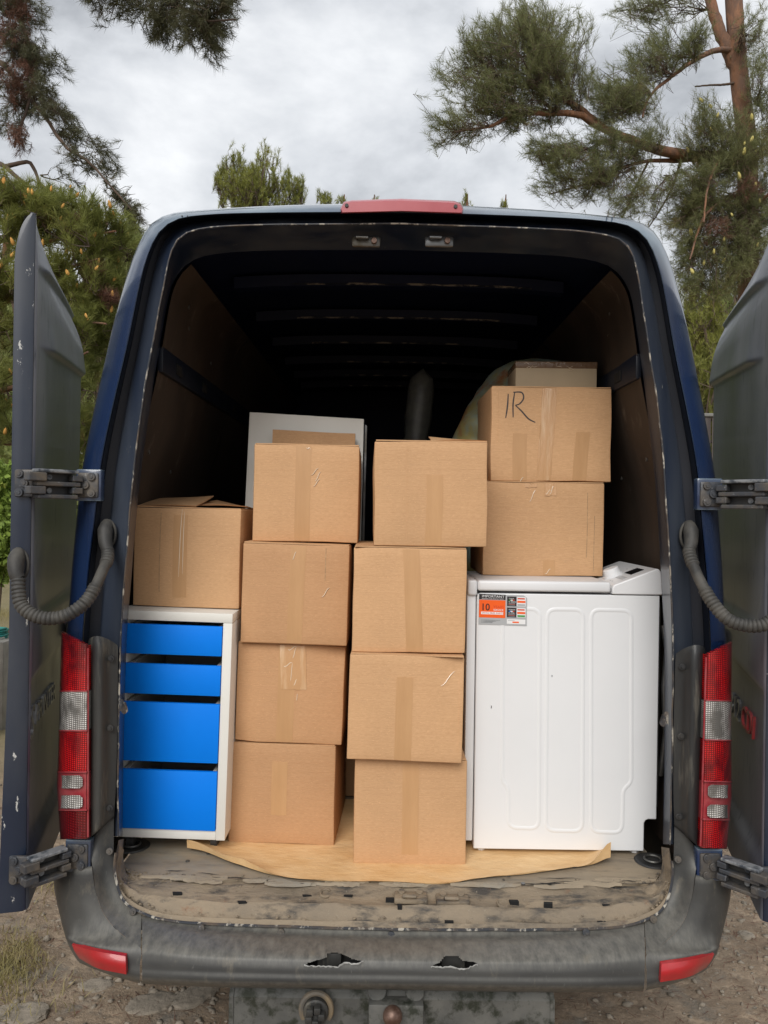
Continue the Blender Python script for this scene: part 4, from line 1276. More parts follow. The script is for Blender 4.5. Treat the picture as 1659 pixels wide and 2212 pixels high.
GB = 'moving boxes stacked in the van'
def carton(x, yf, z0, wd, dp, ht, label, yaw=0, tilt=0, tapes=(), dents=(), wrinkles=(), folds=(), mat='card', seed=0, group=GB, top_gap=True, flaps=()):
    root = empty('cardboard_box', (x, yf + dp / 2, z0), (0, R(tilt), R(yaw)), label, 'box', group)
    hw, hd, hh = wd / 2, dp / 2, ht / 2
    m = wm(root)
    def disp(p):
        q = p.copy()
        a, b, c = 1 - abs(p.x / hw) ** 2.5, 1 - abs(p.y / hd) ** 2.5, 1 - abs(p.z / hh) ** 2.5
        bl = .0045
        if abs(p.y) > hd * .985: q.y += math.copysign(bl * max(0, a) * max(0, c), p.y) + .0018 * noise.noise(Vector((p.x * 6 + seed, p.z * 6, seed * .7)))
        if abs(p.x) > hw * .985: q.x += math.copysign(bl * max(0, b) * max(0, c), p.x)
        for (dx, dz, rad, dep) in dents:
            r_ = math.hypot((p.x - dx * hw), (p.z - dz * hh)) / rad
            if p.y < -hd * .3 and r_ < 1:
                k = (1 - r_) ** 1.3
                q.y += dep * k; q.z -= dep * .35 * k * (1 if dz > 0 else -1)
        # edges are never quite straight
        q.z += .0034 * noise.noise(Vector((p.x * 6, seed * 1.3, p.z * 2)))
        q.x += .0026 * noise.noise(Vector((p.z * 7, seed * 2.3, 9)))
        return q
    T = lambda p: m @ (Vector((p.x, p.y, p.z + hh)))
    mb = rounded_box(hw, hd, hh, .0035, disp, 16 if dents else 10)
    mb.v = [T(p) for p in mb.v]
    body = mb.build('box_body', M[mat], root, 40, weld=.0004)
    def ribbon(x0, x1, z0_, z1_, off, mt, nm, skew=0, rag=.0, nx=5, nz=14, wav=0):
        rows = []
        for j in range(nz):
            t = j / (nz - 1)
            zz = z0_ + (z1_ - z0_) * t
            r_ = []
            for i in range(nx):
                s_ = i / (nx - 1)
                xx = x0 + (x1 - x0) * s_ + skew * (t - .5)
                zz2 = zz + (rag * noise.noise(Vector((s_ * 5, t * 3, seed + 4))) if j in (0, nz - 1) else 0)
                p = disp(Vector((max(-hw, min(hw, xx)), -hd, max(-hh, min(hh, zz2)))))
                p.y -= off + wav * abs(noise.noise(Vector((xx * 60, zz * 12, seed))))
                r_.append(T(p))
            rows.append(r_)
        mb = MB(); mb.grid(rows)
        back = [[p + Vector((0, off * .9, 0)) for p in r] for r in rows]
        mb.grid([rows[0], back[0]]); mb.grid([rows[-1], back[-1]])
        mb.grid([[r[0] for r in rows], [r[0] for r in back]]); mb.grid([[r[-1] for r in rows], [r[-1] for r in back]])
        return mb.build(nm, M[mt], root, 40)
    for tp in tapes:      # (centre, width, bottom, top) as fractions of the front, then skew, material
        cx_, w_, b_, t_, skew = tp[:5]
        mt = tp[5] if len(tp) > 5 else 'tape'
        ribbon(cx_ * hw - w_ / 2, cx_ * hw + w_ / 2, b_ * hh, t_ * hh, .0007 if mt == 'tape' else .0012, mt, 'packing_tape', skew, .003, 7, 18, .0 if mt == 'tape' else .003)
    for (cx_, cz_, ln, an) in wrinkles:
        pts = []
        for t in np.linspace(-.5, .5, 7):
            p = disp(Vector((cx_ * hw + ln * t * math.cos(an), -hd, cz_ * hh + ln * t * math.sin(an) + .006 * math.sin(t * 5))))
            p.y -= .002
            pts.append(T(p))
        mb = MB(); mb.tube(pts, [.0004, .0009, .0012, .0013, .0012, .0009, .0004], 5)
        mb.build('tape_wrinkle', M['wrinkle'], root)
    for (cx_, b_, t_) in folds:      # pressed score lines of the board
        ribbon(cx_ * hw - .0012, cx_ * hw + .0012, b_ * hh, t_ * hh, .0008, 'card_edge' if seed % 2 else 'card', 'score_line', 0, 0, 3, 10)
    if top_gap:                       # closing flaps seen edge-on along the top
        mb = MB()
        xs_ = np.linspace(-hw + .003, hw - .003, 18)
        for (f0, f1, k) in ((-hd + .001, -.002, 0), (.002, hd - .001, 1)):
            top = [[T(Vector((x_, y_, hh + .0038 + .0016 * noise.noise(Vector((x_ * 9, seed + k, 1)))))) for x_ in xs_] for y_ in (f0, f1)]
            bot = [[T(Vector((x_, y_, hh + .0004))) for x_ in xs_] for y_ in (f0, f1)]
            mb.grid(top); mb.grid([top[0], bot[0]]); mb.grid([top[1], bot[1]])
            mb.grid([[top[0][0], top[1][0]], [bot[0][0], bot[1][0]]]); mb.grid([[top[0][-1], top[1][-1]], [bot[0][-1], bot[1][-1]]])
        mb.build('top_flaps', M['card'], root, 30)
    for (x0, x1, y0, y1, za, zb_, zc_, zd_) in flaps:   # lifted flaps: quad corners (front-left, front-right, back-right, back-left heights)
        mb = MB()
        q = [Vector((x0, y0, hh + za)), Vector((x1, y0, hh + zb_)), Vector((x1, y1, hh + zc_)), Vector((x0, y1, hh + zd_))]
        g = [[T(q[0].lerp(q[1], s).lerp(q[3].lerp(q[2], s), t) + Vector((0, 0, .004 * math.sin(3 * s + t * 2)))) for s in np.linspace(0, 1, 8)] for t in np.linspace(0, 1, 6)]
        mb.grid(g); lo_ = [[p + Vector((.001, .0035, -.0035)) for p in r] for r in g]; mb.grid(lo_)
        bnd = g[0] + [r[-1] for r in g[1:]] + g[-1][::-1][1:] + [r[0] for r in g[::-1][1:]]
        bnl = lo_[0] + [r[-1] for r in lo_[1:]] + lo_[-1][::-1][1:] + [r[0] for r in lo_[::-1][1:]]
        mb.grid([bnd, bnl])
        mb.build('open_flap', M['card'], root, 30)
    return root, T, disp, (hw, hd, hh)

FZ = .6545
H = .3335
# left column
carton(-.318, 2.547, FZ, .353, .40, H - .006, 'bottom cardboard box of the stack beside the blue drawer unit, with a faint tape strip', yaw=-2.6, tilt=.3, mat='card_warm', seed=1,
       tapes=[(-.04, .052, -.42, .66, 0)], folds=[], wrinkles=[])
carton(-.303, 2.548, FZ + H, .356, .40, H - .006, 'second box up beside the blue drawers, top corner crushed, wrinkled clear tape', yaw=-1.0, tilt=.9, mat='card_warm', seed=2,
       tapes=[(-.07, .056, -.98, .98, .0), (.05, .085, .1, .985, -.01, 'tape_clear')], dents=[(.95, .98, .14, .018), (-.95, -.95, .06, .010)],
       wrinkles=[(.06, .84, .03, 1.2), (-.05, .60, .03, .1), (.10, .25, .016, .8), (.14, -.05, .014, 1.4), (.02, .93, .03, .05), (.02, .45, .05, 1.5)])
carton(-.287, 2.520, FZ + 2 * H, .350, .40, H - .006, 'third box up left of centre with full height tape and an arched scratch', yaw=-1.2, tilt=1.0, mat='card_warm', seed=3,
       tapes=[(.03, .050, -.98, .98, .006)], wrinkles=[(-.03, .78, .022, 1.0), (.58, .06, .035, .75)], folds=[(.56, .3, .95)])
carton(-.267, 2.580, FZ + 3 * H, .353, .40, H - .008, 'topmost box left of centre, back flap standing up before the white board', yaw=.8, tilt=.5, seed=4,
       tapes=[(-.06, .052, -.98, .98, 0)], wrinkles=[(.16, .45, .03, .5), (.22, .35, .03, .9), (.20, .22, .028, .6), (.03, .93, .02, -.8)],
       flaps=[(-.17, .15, .195, .200, .0, .0, .088, .088)])
# right column
carton(.095, 2.416, FZ, .353, .40, H - .006, 'bottom front box of the central stack standing on the kraft paper', yaw=.4, tilt=.0, seed=5,
       tapes=[(.0, .052, -.80, .98, .0)], mat='card')
carton(.0765, 2.378, FZ + H, .356, .40, H - .006, 'second box of the central stack with torn crushed upper right corner', yaw=-.8, tilt=.9, seed=6,
       tapes=[(-.03, .052, -.98, .60, .0)], dents=[(.96, .92, .12, .022), (.9, .3, .07, .004)], folds=[(.93, -.8, .7)], wrinkles=[(.72, .60, .06, .75)])
carton(.081, 2.398, FZ + 2 * H, .353, .40, H - .006, 'third box of the central stack with slanted full height tape', yaw=.5, tilt=.3, seed=7,
       tapes=[(.06, .052, -.98, .98, -.018)], dents=[(-.98, .98, .05, .008)])
carton(.143, 2.405, FZ + 3 * H, .354, .40, H - .006, 'topmost box of the central stack with short tape strip and lifted flap', yaw=1.0, tilt=-.1, seed=8,
       tapes=[(.06, .052, -.98, .36, .004)], folds=[(-.42, -.9, .85)], flaps=[(.0, .176, -.19, -.06, .004, .006, .020, .026)])
# on the washer
WT = 1.5435
carton(.560, 2.700, WT, .424, .354, H - .006, 'lower of two boxes on the washing machine, tape curling at its top edge', yaw=.6, seed=9,
       tapes=[(.10, .042, -.98, -.66, 0), (-.22, .042, .90, .985, 0, 'tape_clear'), (.10, .042, .72, .985, 0, 'tape_clear')],
       wrinkles=[(-.20, .72, .04, 1.0), (.06, .80, .02, .2), (.12, .84, .025, 1.0), (.08, -.90, .022, .4)], folds=[(.72, -.6, .8), (.84, -.9, .3)])
irb, T_, disp_, hs_ = carton(.583, 2.706, WT + H, .425, .354, H - .004, 'upper box on the washing machine marked with black handwritten letters', yaw=1.0, seed=10, tilt=-.3,
       tapes=[(-.08, .05, -.98, .985, .018, 'tape_clear'), (-.52, .05, -.98, .02, 0), (.50, .05, -.98, .05, .012)], folds=[(-.89, -.2, .93)], wrinkles=[(-.50, -.97, .02, .4)])
def stroke(pts, wd):
    hw, hd, hh = hs_
    cp = catmull(pts, 22)
    L_, R_ = [], []
    for i in range(len(cp)):
        t = cp[min(i + 1, len(cp) - 1)] - cp[max(i - 1, 0)]
        n_ = np.array([-t[1], t[0]]) / (np.linalg.norm(t) + 1e-9)
        for arr, sg in ((L_, 1), (R_, -1)):
            q = cp[i] + n_ * sg * wd * (.65 + .35 * math.sin(math.pi * i / 21))
            p = disp_(Vector((q[0], -hd, q[1]))); p.y -= .0009
            arr.append(T_(p))
    mb = MB(); mb.grid([L_, R_])
    return mb
hwr = .4225
fx = lambda u: (u - 1189) / 260 * .425
fz = lambda v: (926 - v) / 205 * H
st = [[(1095, 840), (1093, 865), (1089, 892)], [(1109, 836), (1105, 862), (1105, 890)],
      [(1106, 836), (1124, 836), (1128, 848), (1120, 860), (1110, 864)], [(1110, 864), (1123, 876), (1138, 892), (1153, 900)]]
for s_ in st:
    mb = stroke([(fx(u), fz(v)) for u, v in s_], .0026)
    mb.build('marker_stroke', M['marker'], irb, 0)
# on the drawer unit
carton(-.653, 2.565, 1.4335, .357, .40, H - .004, 'box resting on the white drawer unit at the far left, flaps ajar', yaw=-1.5, tilt=.8, seed=11,
       tapes=[(-.12, .048, -.80, .86, .0)], wrinkles=[(-.12, .3, .22, 1.55), (-.06, .3, .2, 1.57)], folds=[(-.5, -.7, .9)],
       flaps=[(-.176, .02, -.19, .05, .004, .008, .052, .03), (.0, .176, -.10, .19, .012, .012, .004, .030)])
# second row, glimpsed between the stacks
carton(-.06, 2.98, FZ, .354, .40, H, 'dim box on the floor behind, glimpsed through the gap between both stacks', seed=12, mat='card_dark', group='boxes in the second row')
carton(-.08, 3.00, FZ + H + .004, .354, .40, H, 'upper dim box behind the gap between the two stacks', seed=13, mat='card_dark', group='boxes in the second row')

# white board leaning behind
wp = empty('white_board', P(655, 1400, 3.0) * 1.0, label='plain off-white board standing upright behind the top left box', cat='board')
wp.location.z = .6525
mb = MB()
a, b, c, d = P(539, 890, 3.03), P(786, 905, 3.03), P(779, 1200, 3.02), P(524, 1200, 3.02)
bz = .6525
bl_ = d + (d - a) * ((d.z - bz) / (a.z - d.z)); br_ = c + (c - b) * ((c.z - bz) / (b.z - c.z))
bl_.z = br_.z = bz
mb.prism([a, b, br_, bl_], (0, .02, 0))
bd = mb.build('board_panel', M['laminate'], wp, 20)
bv = bd.modifiers.new('bev', 'BEVEL'); bv.width = .002; bv.segments = 2
mb = MB(); mb.prism([b + Vector((.004, .022, -.02)), b + Vector((.012, .022, -.024)), br_ + Vector((.012, .022, 0)), br_ + Vector((.004, .022, 0))], (0, .02, 0))
mb.build('edge_strip', M['steel'], wp, 20)

# small flat carton with brown tape on top of the marked box
sc_ = empty('flat_carton', (P(1190, 800, 2.90).x, 2.9, WT + 2 * H + .006), (0, 0, R(-1)), 'small flat grey carton with brown tape lying on the marked box', 'carton')
mm = wm(sc_)
mb = MB(); mb.box((-.148, -.10, 0), (.148, .10, .100), .004, mm)
mb.build('carton_body', surf('grey_board', (0.46, 0.36, 0.24), (0.52, 0.41, 0.27), 6, rough=.7), sc_)
mb = MB(); mb.box((-.149, -.1016, .076), (.149, .1016, .1012), .003, mm)
mb.build('carton_tape', surf('shiny_brown_tape', (0.17, 0.10, 0.055), (0.42, 0.36, 0.30), 50, .60, .70, (1, 1, .4), .18, .2, bmp=.9, bscale=50, bdist=.005), sc_)
for k in range(9):
    mb = MB()
    p0 = mm @ Vector((random.uniform(-.13, .05), -.1028, random.uniform(.070, .096)))
    mb.tube([p0, p0 + Vector((.008, 0, random.uniform(-.006, .006))), p0 + Vector((.02, 0, random.uniform(-.01, .01)))], [.0004, .001, .0004], 5)
    mb.build('tape_wrinkle', M['wrinkle'], sc_)

# blanket draped over things behind
bk = empty('blanket', (.55, 3.25, 1.5), label='pale green patterned blanket draped in a heap behind the marked box', cat='blanket')
sil = [(965, 1000), (985, 935), (1008, 885), (1035, 840), (1065, 800), (1105, 774), (1160, 764), (1215, 768), (1260, 785), (1290, 815), (1300, 860), (1305, 1000)]
top = catmull([tuple(P(u, v, 3.12)) for u, v in sil], 90)
ctr = P(1160, 1000, 3.2)
rows = []
for k in range(26):
    t = k / 25
    r_ = []
    for i, p in enumerate(top):
        p = Vector(p)
        q = p.lerp(ctr, (t ** 1.5) * .85) if t > 0 else p
        yy = 3.22 - .24 * math.sin(min(1, t * 1.25) * math.pi / 2)
        fold = .045 * math.sin(i * .85 + 3 * noise.noise(Vector((i * .08, t * 2, 0)))) * (.3 + t)
        r_.append(Vector((q.x, yy + fold + .02 * noise.noise(Vector((q.x * 8, q.z * 8, 3))), q.z + fold * .25)))
    rows.append(r_)
back = []
for k in range(8):
    t = k / 7
    back.append([Vector((p[0] * (1 - .25 * t) + .25 * t * ctr.x, 3.22 + .45 * t, p[2] * (1 - .2 * t) + .2 * t * 1.3)) for p in top])
mb = MB(); mb.grid(back[::-1][:-1] + rows)
mb.build('blanket_cloth', M['blanket'], bk, 80)
mb = MB(); mb.box((.36, 3.30, .6525), (.80, 3.62, 2.1), .02)
mb.build('padded_core', M['blanket'], bk)

# wrapped roll standing upright
rp = P(886, 940, 3.6)
ro = empty('wrapped_roll', (rp.x, 3.6, .6525), label='dark plastic wrapped roll standing upright in the gloom behind the stacks', cat='roll')
t_, b__ = P(914, 796, 3.6), Vector((rp.x - .10, 3.6, .6525))
pts, rad = [], []
for k in range(40):
    f_ = k / 39
    pts.append(b__.lerp(t_, f_)); rad.append(.066 * min(1, math.sqrt(max(0.0, 1 - max(0, (f_ - .945) / .055) ** 2)) + .02) * (1 + .16 * noise.noise(Vector((0, 0, k * .45)))) * (1.25 - .35 * f_))
mb = MB(); mb.tube(pts, rad, 22)
mb.build('roll_wrap', M['carpet'], ro, 60)

# ------------------------------------------------------------------ drawer unit
cab = empty('drawer_unit', (-.682, 2.462, .652), (0, R(1.2), 0), 'white drawer unit on castors with four bright blue drawer fronts', 'drawer unit')
mc = wm(cab)
CW, CD, CB, CT = .372, .46, .050, .778
T3 = .030
def cbox(nm, lo, hi, mt, parent, bev=.0025):
    mb = MB(); mb.box(lo, hi, bev, mc)
    return mb.build(nm, M[mt], parent)
cbox('top_board', (-CW / 2, 0, CT - T3), (CW / 2, CD, CT), 'laminate', cab)
cbox('side_panel', (-CW / 2, .0, CB), (-CW / 2 + T3, CD, CT - T3 - .0005), 'laminate', cab)
cbox('side_panel', (CW / 2 - T3, .0, CB), (CW / 2, CD, CT - T3 - .0005), 'laminate', cab)
cbox('bottom_board', (-CW / 2 + T3, .002, CB), (CW / 2 - T3, CD, CB + .034), 'laminate', cab)
cbox('back_panel', (-CW / 2 + T3, CD - .01, CB + .035), (CW / 2 - T3, CD - .004, CT - T3), 'laminate', cab)
zF = lambda v: CZ - (v - 1106 + 6.6) / F * 2.464 - .652
for (v0, v1) in ((1350, 1414), (1435, 1500), (1518, 1645), (1664, 1791)):
    z1, z0 = zF(v0), zF(v1)
    x0, x1 = -CW / 2 + T3 + .0015, CW / 2 - T3 - .0015
    fr = cbox('drawer', (x0, -.004, z0), (x1, .012, z1), 'blue', cab, .002)
    mb = MB()
    mb.box((x0 + .006, .013, z0 + .008), (x0 + .018, CD - .04, z1 - .002), .001, mc)
    mb.box((x1 - .018, .013, z0 + .008), (x1 - .006, CD - .04, z1 - .002), .001, mc)
    mb.box((x0 + .0185, CD - .055, z0 + .008), (x1 - .0185, CD - .042, z1 - .004), .001, mc)
    mb.box((x0 + .0185, .013, z0 + .008), (x1 - .0185, CD - .056, z0 + .012), .0, mc)
    mb.build('drawer_tray', M['drawer_in'], fr)
for (x, y) in ((-.13, .05), (.142, .06), (-.13, .40), (.142, .40)):
    mb = MB(); mb.cyl(mc @ Vector((x - .011, y, .021)), (1, 0, 0), .020, .022, 18)
    mb.box((x - .018, y - .018, .034), (x + .018, y + .018, CB), .003, mc)
    mb.build('castor', M['hinge_dark'], cab)

# ------------------------------------------------------------------ washing machine (turned sideways)
ws = empty('washing_machine', (.60, 2.50, .6525), (0, 0, 0), 'white top loading washing machine turned sideways with an orange service sticker', 'washing machine')
WY = 2.50
xl, xr, xn = .307, .902, .862
zb1, ztp, znt = .668, 1.500, .772
# side panel with cut-out at the lower rear
mb = MB()
mb.prism([Vector((xl, WY, zb1)), Vector((xn, WY, zb1)), Vector((xn, WY, znt - .012)), Vector((xn + .004, WY, znt - .004)), Vector((xn + .012, WY, znt)), Vector((xr, WY, znt)), Vector((xr, WY, ztp)), Vector((xl + .012, WY, ztp)), Vector((xl + .003, WY, ztp - .004)), Vector((xl, WY, ztp - .014))], (0, .396, 0))
sp_ = mb.build('side_casing', M['enamel'], ws, 30)
bv = sp_.modifiers.new('bev', 'BEVEL'); bv.width = .003; bv.segments = 2; bv.limit_method = 'ANGLE'
mb = MB(); mb.box((xl - .0315, WY + .008, zb1 + .022), (xl - .002, WY + .39, ztp - .002), .005)
mb.build('front_casing', M['enamel'], ws)
# pressed ribs outlining three panels
def press(px_):
    w_ = [P(u, v, WY) for u, v in px_]
    w_ = [Vector((p.x, WY - .0005, p.z)) for p in w_]
    # round the corners
    out_ = []
    n_ = len(w_)
    for i in range(n_):
        a, b, c = w_[i - 1], w_[i], w_[(i + 1) % n_]
        r_ = min(.030, (a - b).length * .45, (c - b).length * .45)
        p0 = b + (a - b).normalized() * r_; p1 = b + (c - b).normalized() * r_
        for t in np.linspace(0, 1, 7): out_.append(p0.lerp(b, t).lerp(b.lerp(p1, t), t))
    out_.append(out_[0])
    mb = MB()
    cen = sum(out_[:-1], Vector()) / len(out_[:-1])
    prof = [(-.0075, .0008), (-.004, -.0007), (0, -.0011), (.004, -.0007), (.0075, .0008)]
    rws = []
    for i, p in enumerate(out_):
        k = len(out_) - 1
        t = (out_[(i + 1) % k] - out_[(i - 1) % k]).normalized()
        nn = Vector((-t.z, 0, t.x))
        rws.append([p + nn * a + Vector((0, b, 0)) for a, b in prof])
    mb.grid(rws)
    mb.build('pressed_rib', M['enamel'], sp_, 80)
press([(1086, 1314), (1166, 1316), (1164, 1790), (1098, 1788), (1098, 1703), (1085, 1686)])
press([(1182, 1316), (1260, 1317), (1258, 1796), (1179, 1794)])
press([(1277, 1317), (1364, 1319), (1364, 1690), (1346, 1706), (1344, 1799), (1277, 1797)])
# lid: front cap and long flap
def lidpart(nm, x0, x1, z0, z1, bev=.008, y0=WY - .004):
    mb = MB(); mb.box((x0, y0, z0), (x1, WY + .40, z1), bev, seg=3)
    return mb.build(nm, M['enamel_plastic'], ws)
lidpart('front_cap', .2765, .3075, 1.492, WT - .0005)
lidpart('lid', .3085, .742, 1.508, WT - .001)
# console wedge
mb = MB()
prof = [(.746, 1.503), (.746, 1.524), (.752, 1.534), (.886, 1.587), (.896, 1.588), (.904, 1.578), (.914, 1.520), (.914, 1.503)]
mb.prism([Vector((x, WY - .004, z)) for x, z in prof], (0, .40, 0))
cn = mb.build('console', M['enamel_plastic'], ws, 30)
bv = cn.modifiers.new('bev', 'BEVEL'); bv.width = .004; bv.segments = 3; bv.limit_method = 'ANGLE'; bv.angle_limit = R(25)
sl = Vector((.886 - .752, 0, 1.587 - 1.534)).normalized(); nrm = Vector((-sl.z, 0, sl.x))
def onslope(s, y, h=0): return Vector((.752, y, 1.534)) + sl * s + nrm * h
mb = MB(); kc = onslope(.046, 2.652, .0)
mb.cyl(kc, nrm, .034, .006, 28); mb.cyl(kc + nrm * .005, nrm, .030, .024, 28, .027)
mb.build('programme_knob', M['enamel_plastic'], cn)
mb = MB(); mb.prism([onslope(.078, 2.555, .0008), onslope(.125, 2.555, .0008), onslope(.125, 2.625, .0008), onslope(.078, 2.625, .0008)], nrm * .0012)
mb.build('display_window', M['display'], cn, 0)
mb = MB(); mb.prism([onslope(.040, 2.53, .0006), onslope(.058, 2.53, .0006), onslope(.058, 2.608, .0006), onslope(.040, 2.608, .0006)], nrm * .001)
mb.build('button_strip', M['grey_print'], cn, 0)
for k in range(18):
    s_, y_ = random.choice([(.014, random.uniform(2.56, 2.84)), (.024, random.uniform(2.56, 2.68)), (.090, random.uniform(2.69, 2.86)), (.104, random.uniform(2.66, 2.86)), (.115, random.uniform(2.56, 2.64))])
    mb = MB(); q = onslope(s_, y_, .0008)
    mb.prism([q, q + sl * .004, q + sl * .004 + Vector((0, .007, 0)), q + Vector((0, .007, 0))], nrm * .0006)
    mb.build('console_print', M['grey_print'], cn, 0)
for (x, y) in ((.335, 2.53), (.335, 2.84), (.84, 2.53), (.84, 2.84)):
    mb = MB(); mb.cyl((x, y, .6535), (0, 0, 1), .013, .018, 6); mb.cyl((x, y, .665), (0, 0, 1), .007, .012, 10)
    mb.build('foot', M['enamel_plastic'], ws)
# dark gap + hose at the back of the machine
mb = MB(); mb.box((.905, WY + .03, .80), (.918, WY + .38, 1.48), .004)
mb.build('rear_panel', M['hinge_dark'], ws)
mb = MB(); mb.tube([Vector((.925, 2.53, 1.40)), Vector((.935, 2.52, 1.32)), Vector((.93, 2.53, 1.2)), Vector((.935, 2.52, 1.05)), Vector((.93, 2.55, .9))], .009, 10)
mb.build('drain_hose', M['steel'], ws)
for (u, v, l_) in ((1192, 1458, 4), (1061, 1524, 6)):
    p = P(u, v, WY); mb = MB(); mb.tube([Vector((p.x, WY - .0006, p.z)), Vector((p.x + .001, WY - .0012, p.z - .003)), Vector((p.x, WY - .0006, p.z - l_ * .0015))], .0012, 5)
    mb.build('scratch', M['display'], sp_)
# sticker
def SX(u): return P(u, 1317, WY).x
def SZ(v): return P(1087, v, WY).z
st_ = MB(); st_.prism([Vector((SX(1034), WY - .0012, SZ(1283))), Vector((SX(1131), WY - .0012, SZ(1285.5))), Vector((SX(1138), WY - .0012, SZ(1291))), Vector((SX(1138), WY - .0012, SZ(1351))), Vector((SX(1034), WY - .0012, SZ(1349)))], (0, -.0008, 0))
stick = st_.build('service_sticker', M['sticker_grey'], ws, 0)
def patchq(u0, u1, v0, v1, mt, lift=.0024, nm='print_block'):
    mb = MB(); mb.prism([Vector((SX(u0), WY - lift, SZ(v0))), Vector((SX(u1), WY - lift, SZ(v0 + (u1 - u0) * .018))), Vector((SX(u1), WY - lift, SZ(v1 + (u1 - u0) * .018))), Vector((SX(u0), WY - lift, SZ(v1)))], (0, .0004, 0))
    mb.build(nm, M[mt], stick, 0)
def words(body, u, v, hpx, mt, sx=1.0, lift=.0029):
    vs_, fs = text_mesh(body, hpx * WY / F / .70)
    mb = MB(); k = .018
    mb.add([Vector((SX(u) + p.x * sx, WY - lift, SZ(v) + p.y - p.x * sx * k)) for p in vs_], fs)
    mb.build('print_text', M[mt], stick, 0)
patchq(1034.5, 1091.5, 1283.5, 1295, 'black_print')
words('IMPORTANT', 1040, 1290.5, 5.0, 'white_print', 1.22)
words('REGISTER YOUR PRODUCT NOW', 1040, 1294.2, 2.0, 'white_print', 1.10)
patchq(1034.5, 1091.5, 1296, 1334, 'orange')
words('10', 1038, 1318.5, 15, 'black_print', .92, .0030)
words('10', 1038.6, 1318.5, 15, 'black_print', .92, .0031)
words('YEARS', 1065.5, 1313.5, 5.6, 'red_print', 1.0)
words('SERVICE', 1065.5, 1319.5, 4.2, 'white_print', 1.0)
patchq(1039, 1087, 1321.5, 1327, 'white_print', .0026)
words('WITH FREE PARTS', 1041, 1326, 3.6, 'red_print', 1.12)
for k in range(3): patchq(1039, 1080 - 8 * k, 1339 + 2.6 * k, 1339.9 + 2.6 * k, 'hinge_pale')
for v0, a, b in ((1288, 'ITALIA', '10 ANNI'), (1312, 'FRANCE', '10 ANS')):
    patchq(1095, 1115, v0, v0 + 21, 'black_print')
    patchq(1116.5, 1135, v0 + 1, v0 + 21, 'white_print')
    words(a, 1098.5, v0 + 5.5, 2.4, 'white_print', 1.1)
    words(b, 1097.5, v0 + 13, 3.0, 'white_print', 1.0)
    patchq(1099, 1102.5, v0 + 7, v0 + 9, 'green_print' if v0 < 1300 else 'blue', .0028); patchq(1102.5, 1107, v0 + 7, v0 + 9, 'white_print', .0028); patchq(1107, 1111, v0 + 7, v0 + 9, 'red_print', .0028)
    for q in range(3): patchq(1098, 1112, v0 + 14.5 + q * 1.8, v0 + 15.2 + q * 1.8, 'red_print' if q == 1 else 'sticker_grey', .0028)
    patchq(1117.5, 1133, v0 + 3, v0 + 6, 'red_print', .0028); patchq(1117, 1134.5, v0 + 9, v0 + 13.5, 'orange', .0028)
    patchq(1117.5, 1134, v0 + 16, v0 + 20, 'sticker_grey' if v0 < 1300 else 'green_print', .0028)
patchq(1095, 1135, 1337, 1347, 'white_print')
patchq(1107, 1121, 1342, 1345, 'orange', .0028); patchq(1097, 1112, 1339, 1340, 'sticker_grey', .0028)

# ------------------------------------------------------------------ kraft paper sheet on the floor
ks = empty('paper_sheet', (.1, 2.5, .6525), label='large sheet of brown kraft paper under the boxes with curling edges', cat='paper')
fe = catmull([(-.620, 2.475), (-.545, 2.445), (-.44, 2.38), (-.31, 2.312), (-.15, 2.292), (.05, 2.288), (.20, 2.285), (.34, 2.325), (.50, 2.368), (.62, 2.400), (.735, 2.435)], 100)
rows = []
for k in range(22):
    t = k / 21
    r_ = []
    for i, q in enumerate(fe):
        yb_ = 2.95
        y = q[1] + (yb_ - q[1]) * t ** 1.4
        x = q[0] + .03 * t * (1 if q[0] > 0 else -1) * 0
        s_ = i / 99
        z = .6552
        lift = 0
        fr = math.exp(-(y - q[1]) / .035)
        lift += .0085 * fr * (.35 + .65 * abs(noise.noise(Vector((x * 5, 2.2, 0)))))
        lift += .036 * math.exp(-((s_ - 0) / .10) ** 2) * math.exp(-(y - q[1]) / .06)
        lift += .020 * math.exp(-((s_ - .17) / .06) ** 2) * math.exp(-(y - q[1]) / .03)
        lift += .066 * math.exp(-((s_ - 1) / .035) ** 2) * math.exp(-(y - q[1]) / .05)
        lift += .0045 * abs(noise.fractal(Vector((x * 6, y * 13, 5)), 1, 2, 3)) * (1 if y < 2.40 else .15)
        r_.append(Vector((x, y, z + lift)))
    rows.append(r_)
mb = MB(); mb.grid(rows)
mb.build('sheet', M['paper'], ks, 60)
# folded front lip hanging down to the floor
lip = [[p.copy() for p in rows[0]]]
lip.append([p + Vector((0, .006 + .004 * math.sin(i * .3), -max(.0005, (p.z - .6532)) * .7)) for i, p in enumerate(rows[0])])
mb = MB(); mb.grid(lip)
mb.build('folded_edge', M['paper'], ks, 60)
mb = MB(); p = P(1100, 1896, 2.33); mb.box((p.x - .006, p.y, .6585), (p.x + .004, p.y + .003, .660)); mb.build('torn_scrap', M['hinge_dark'], ks)

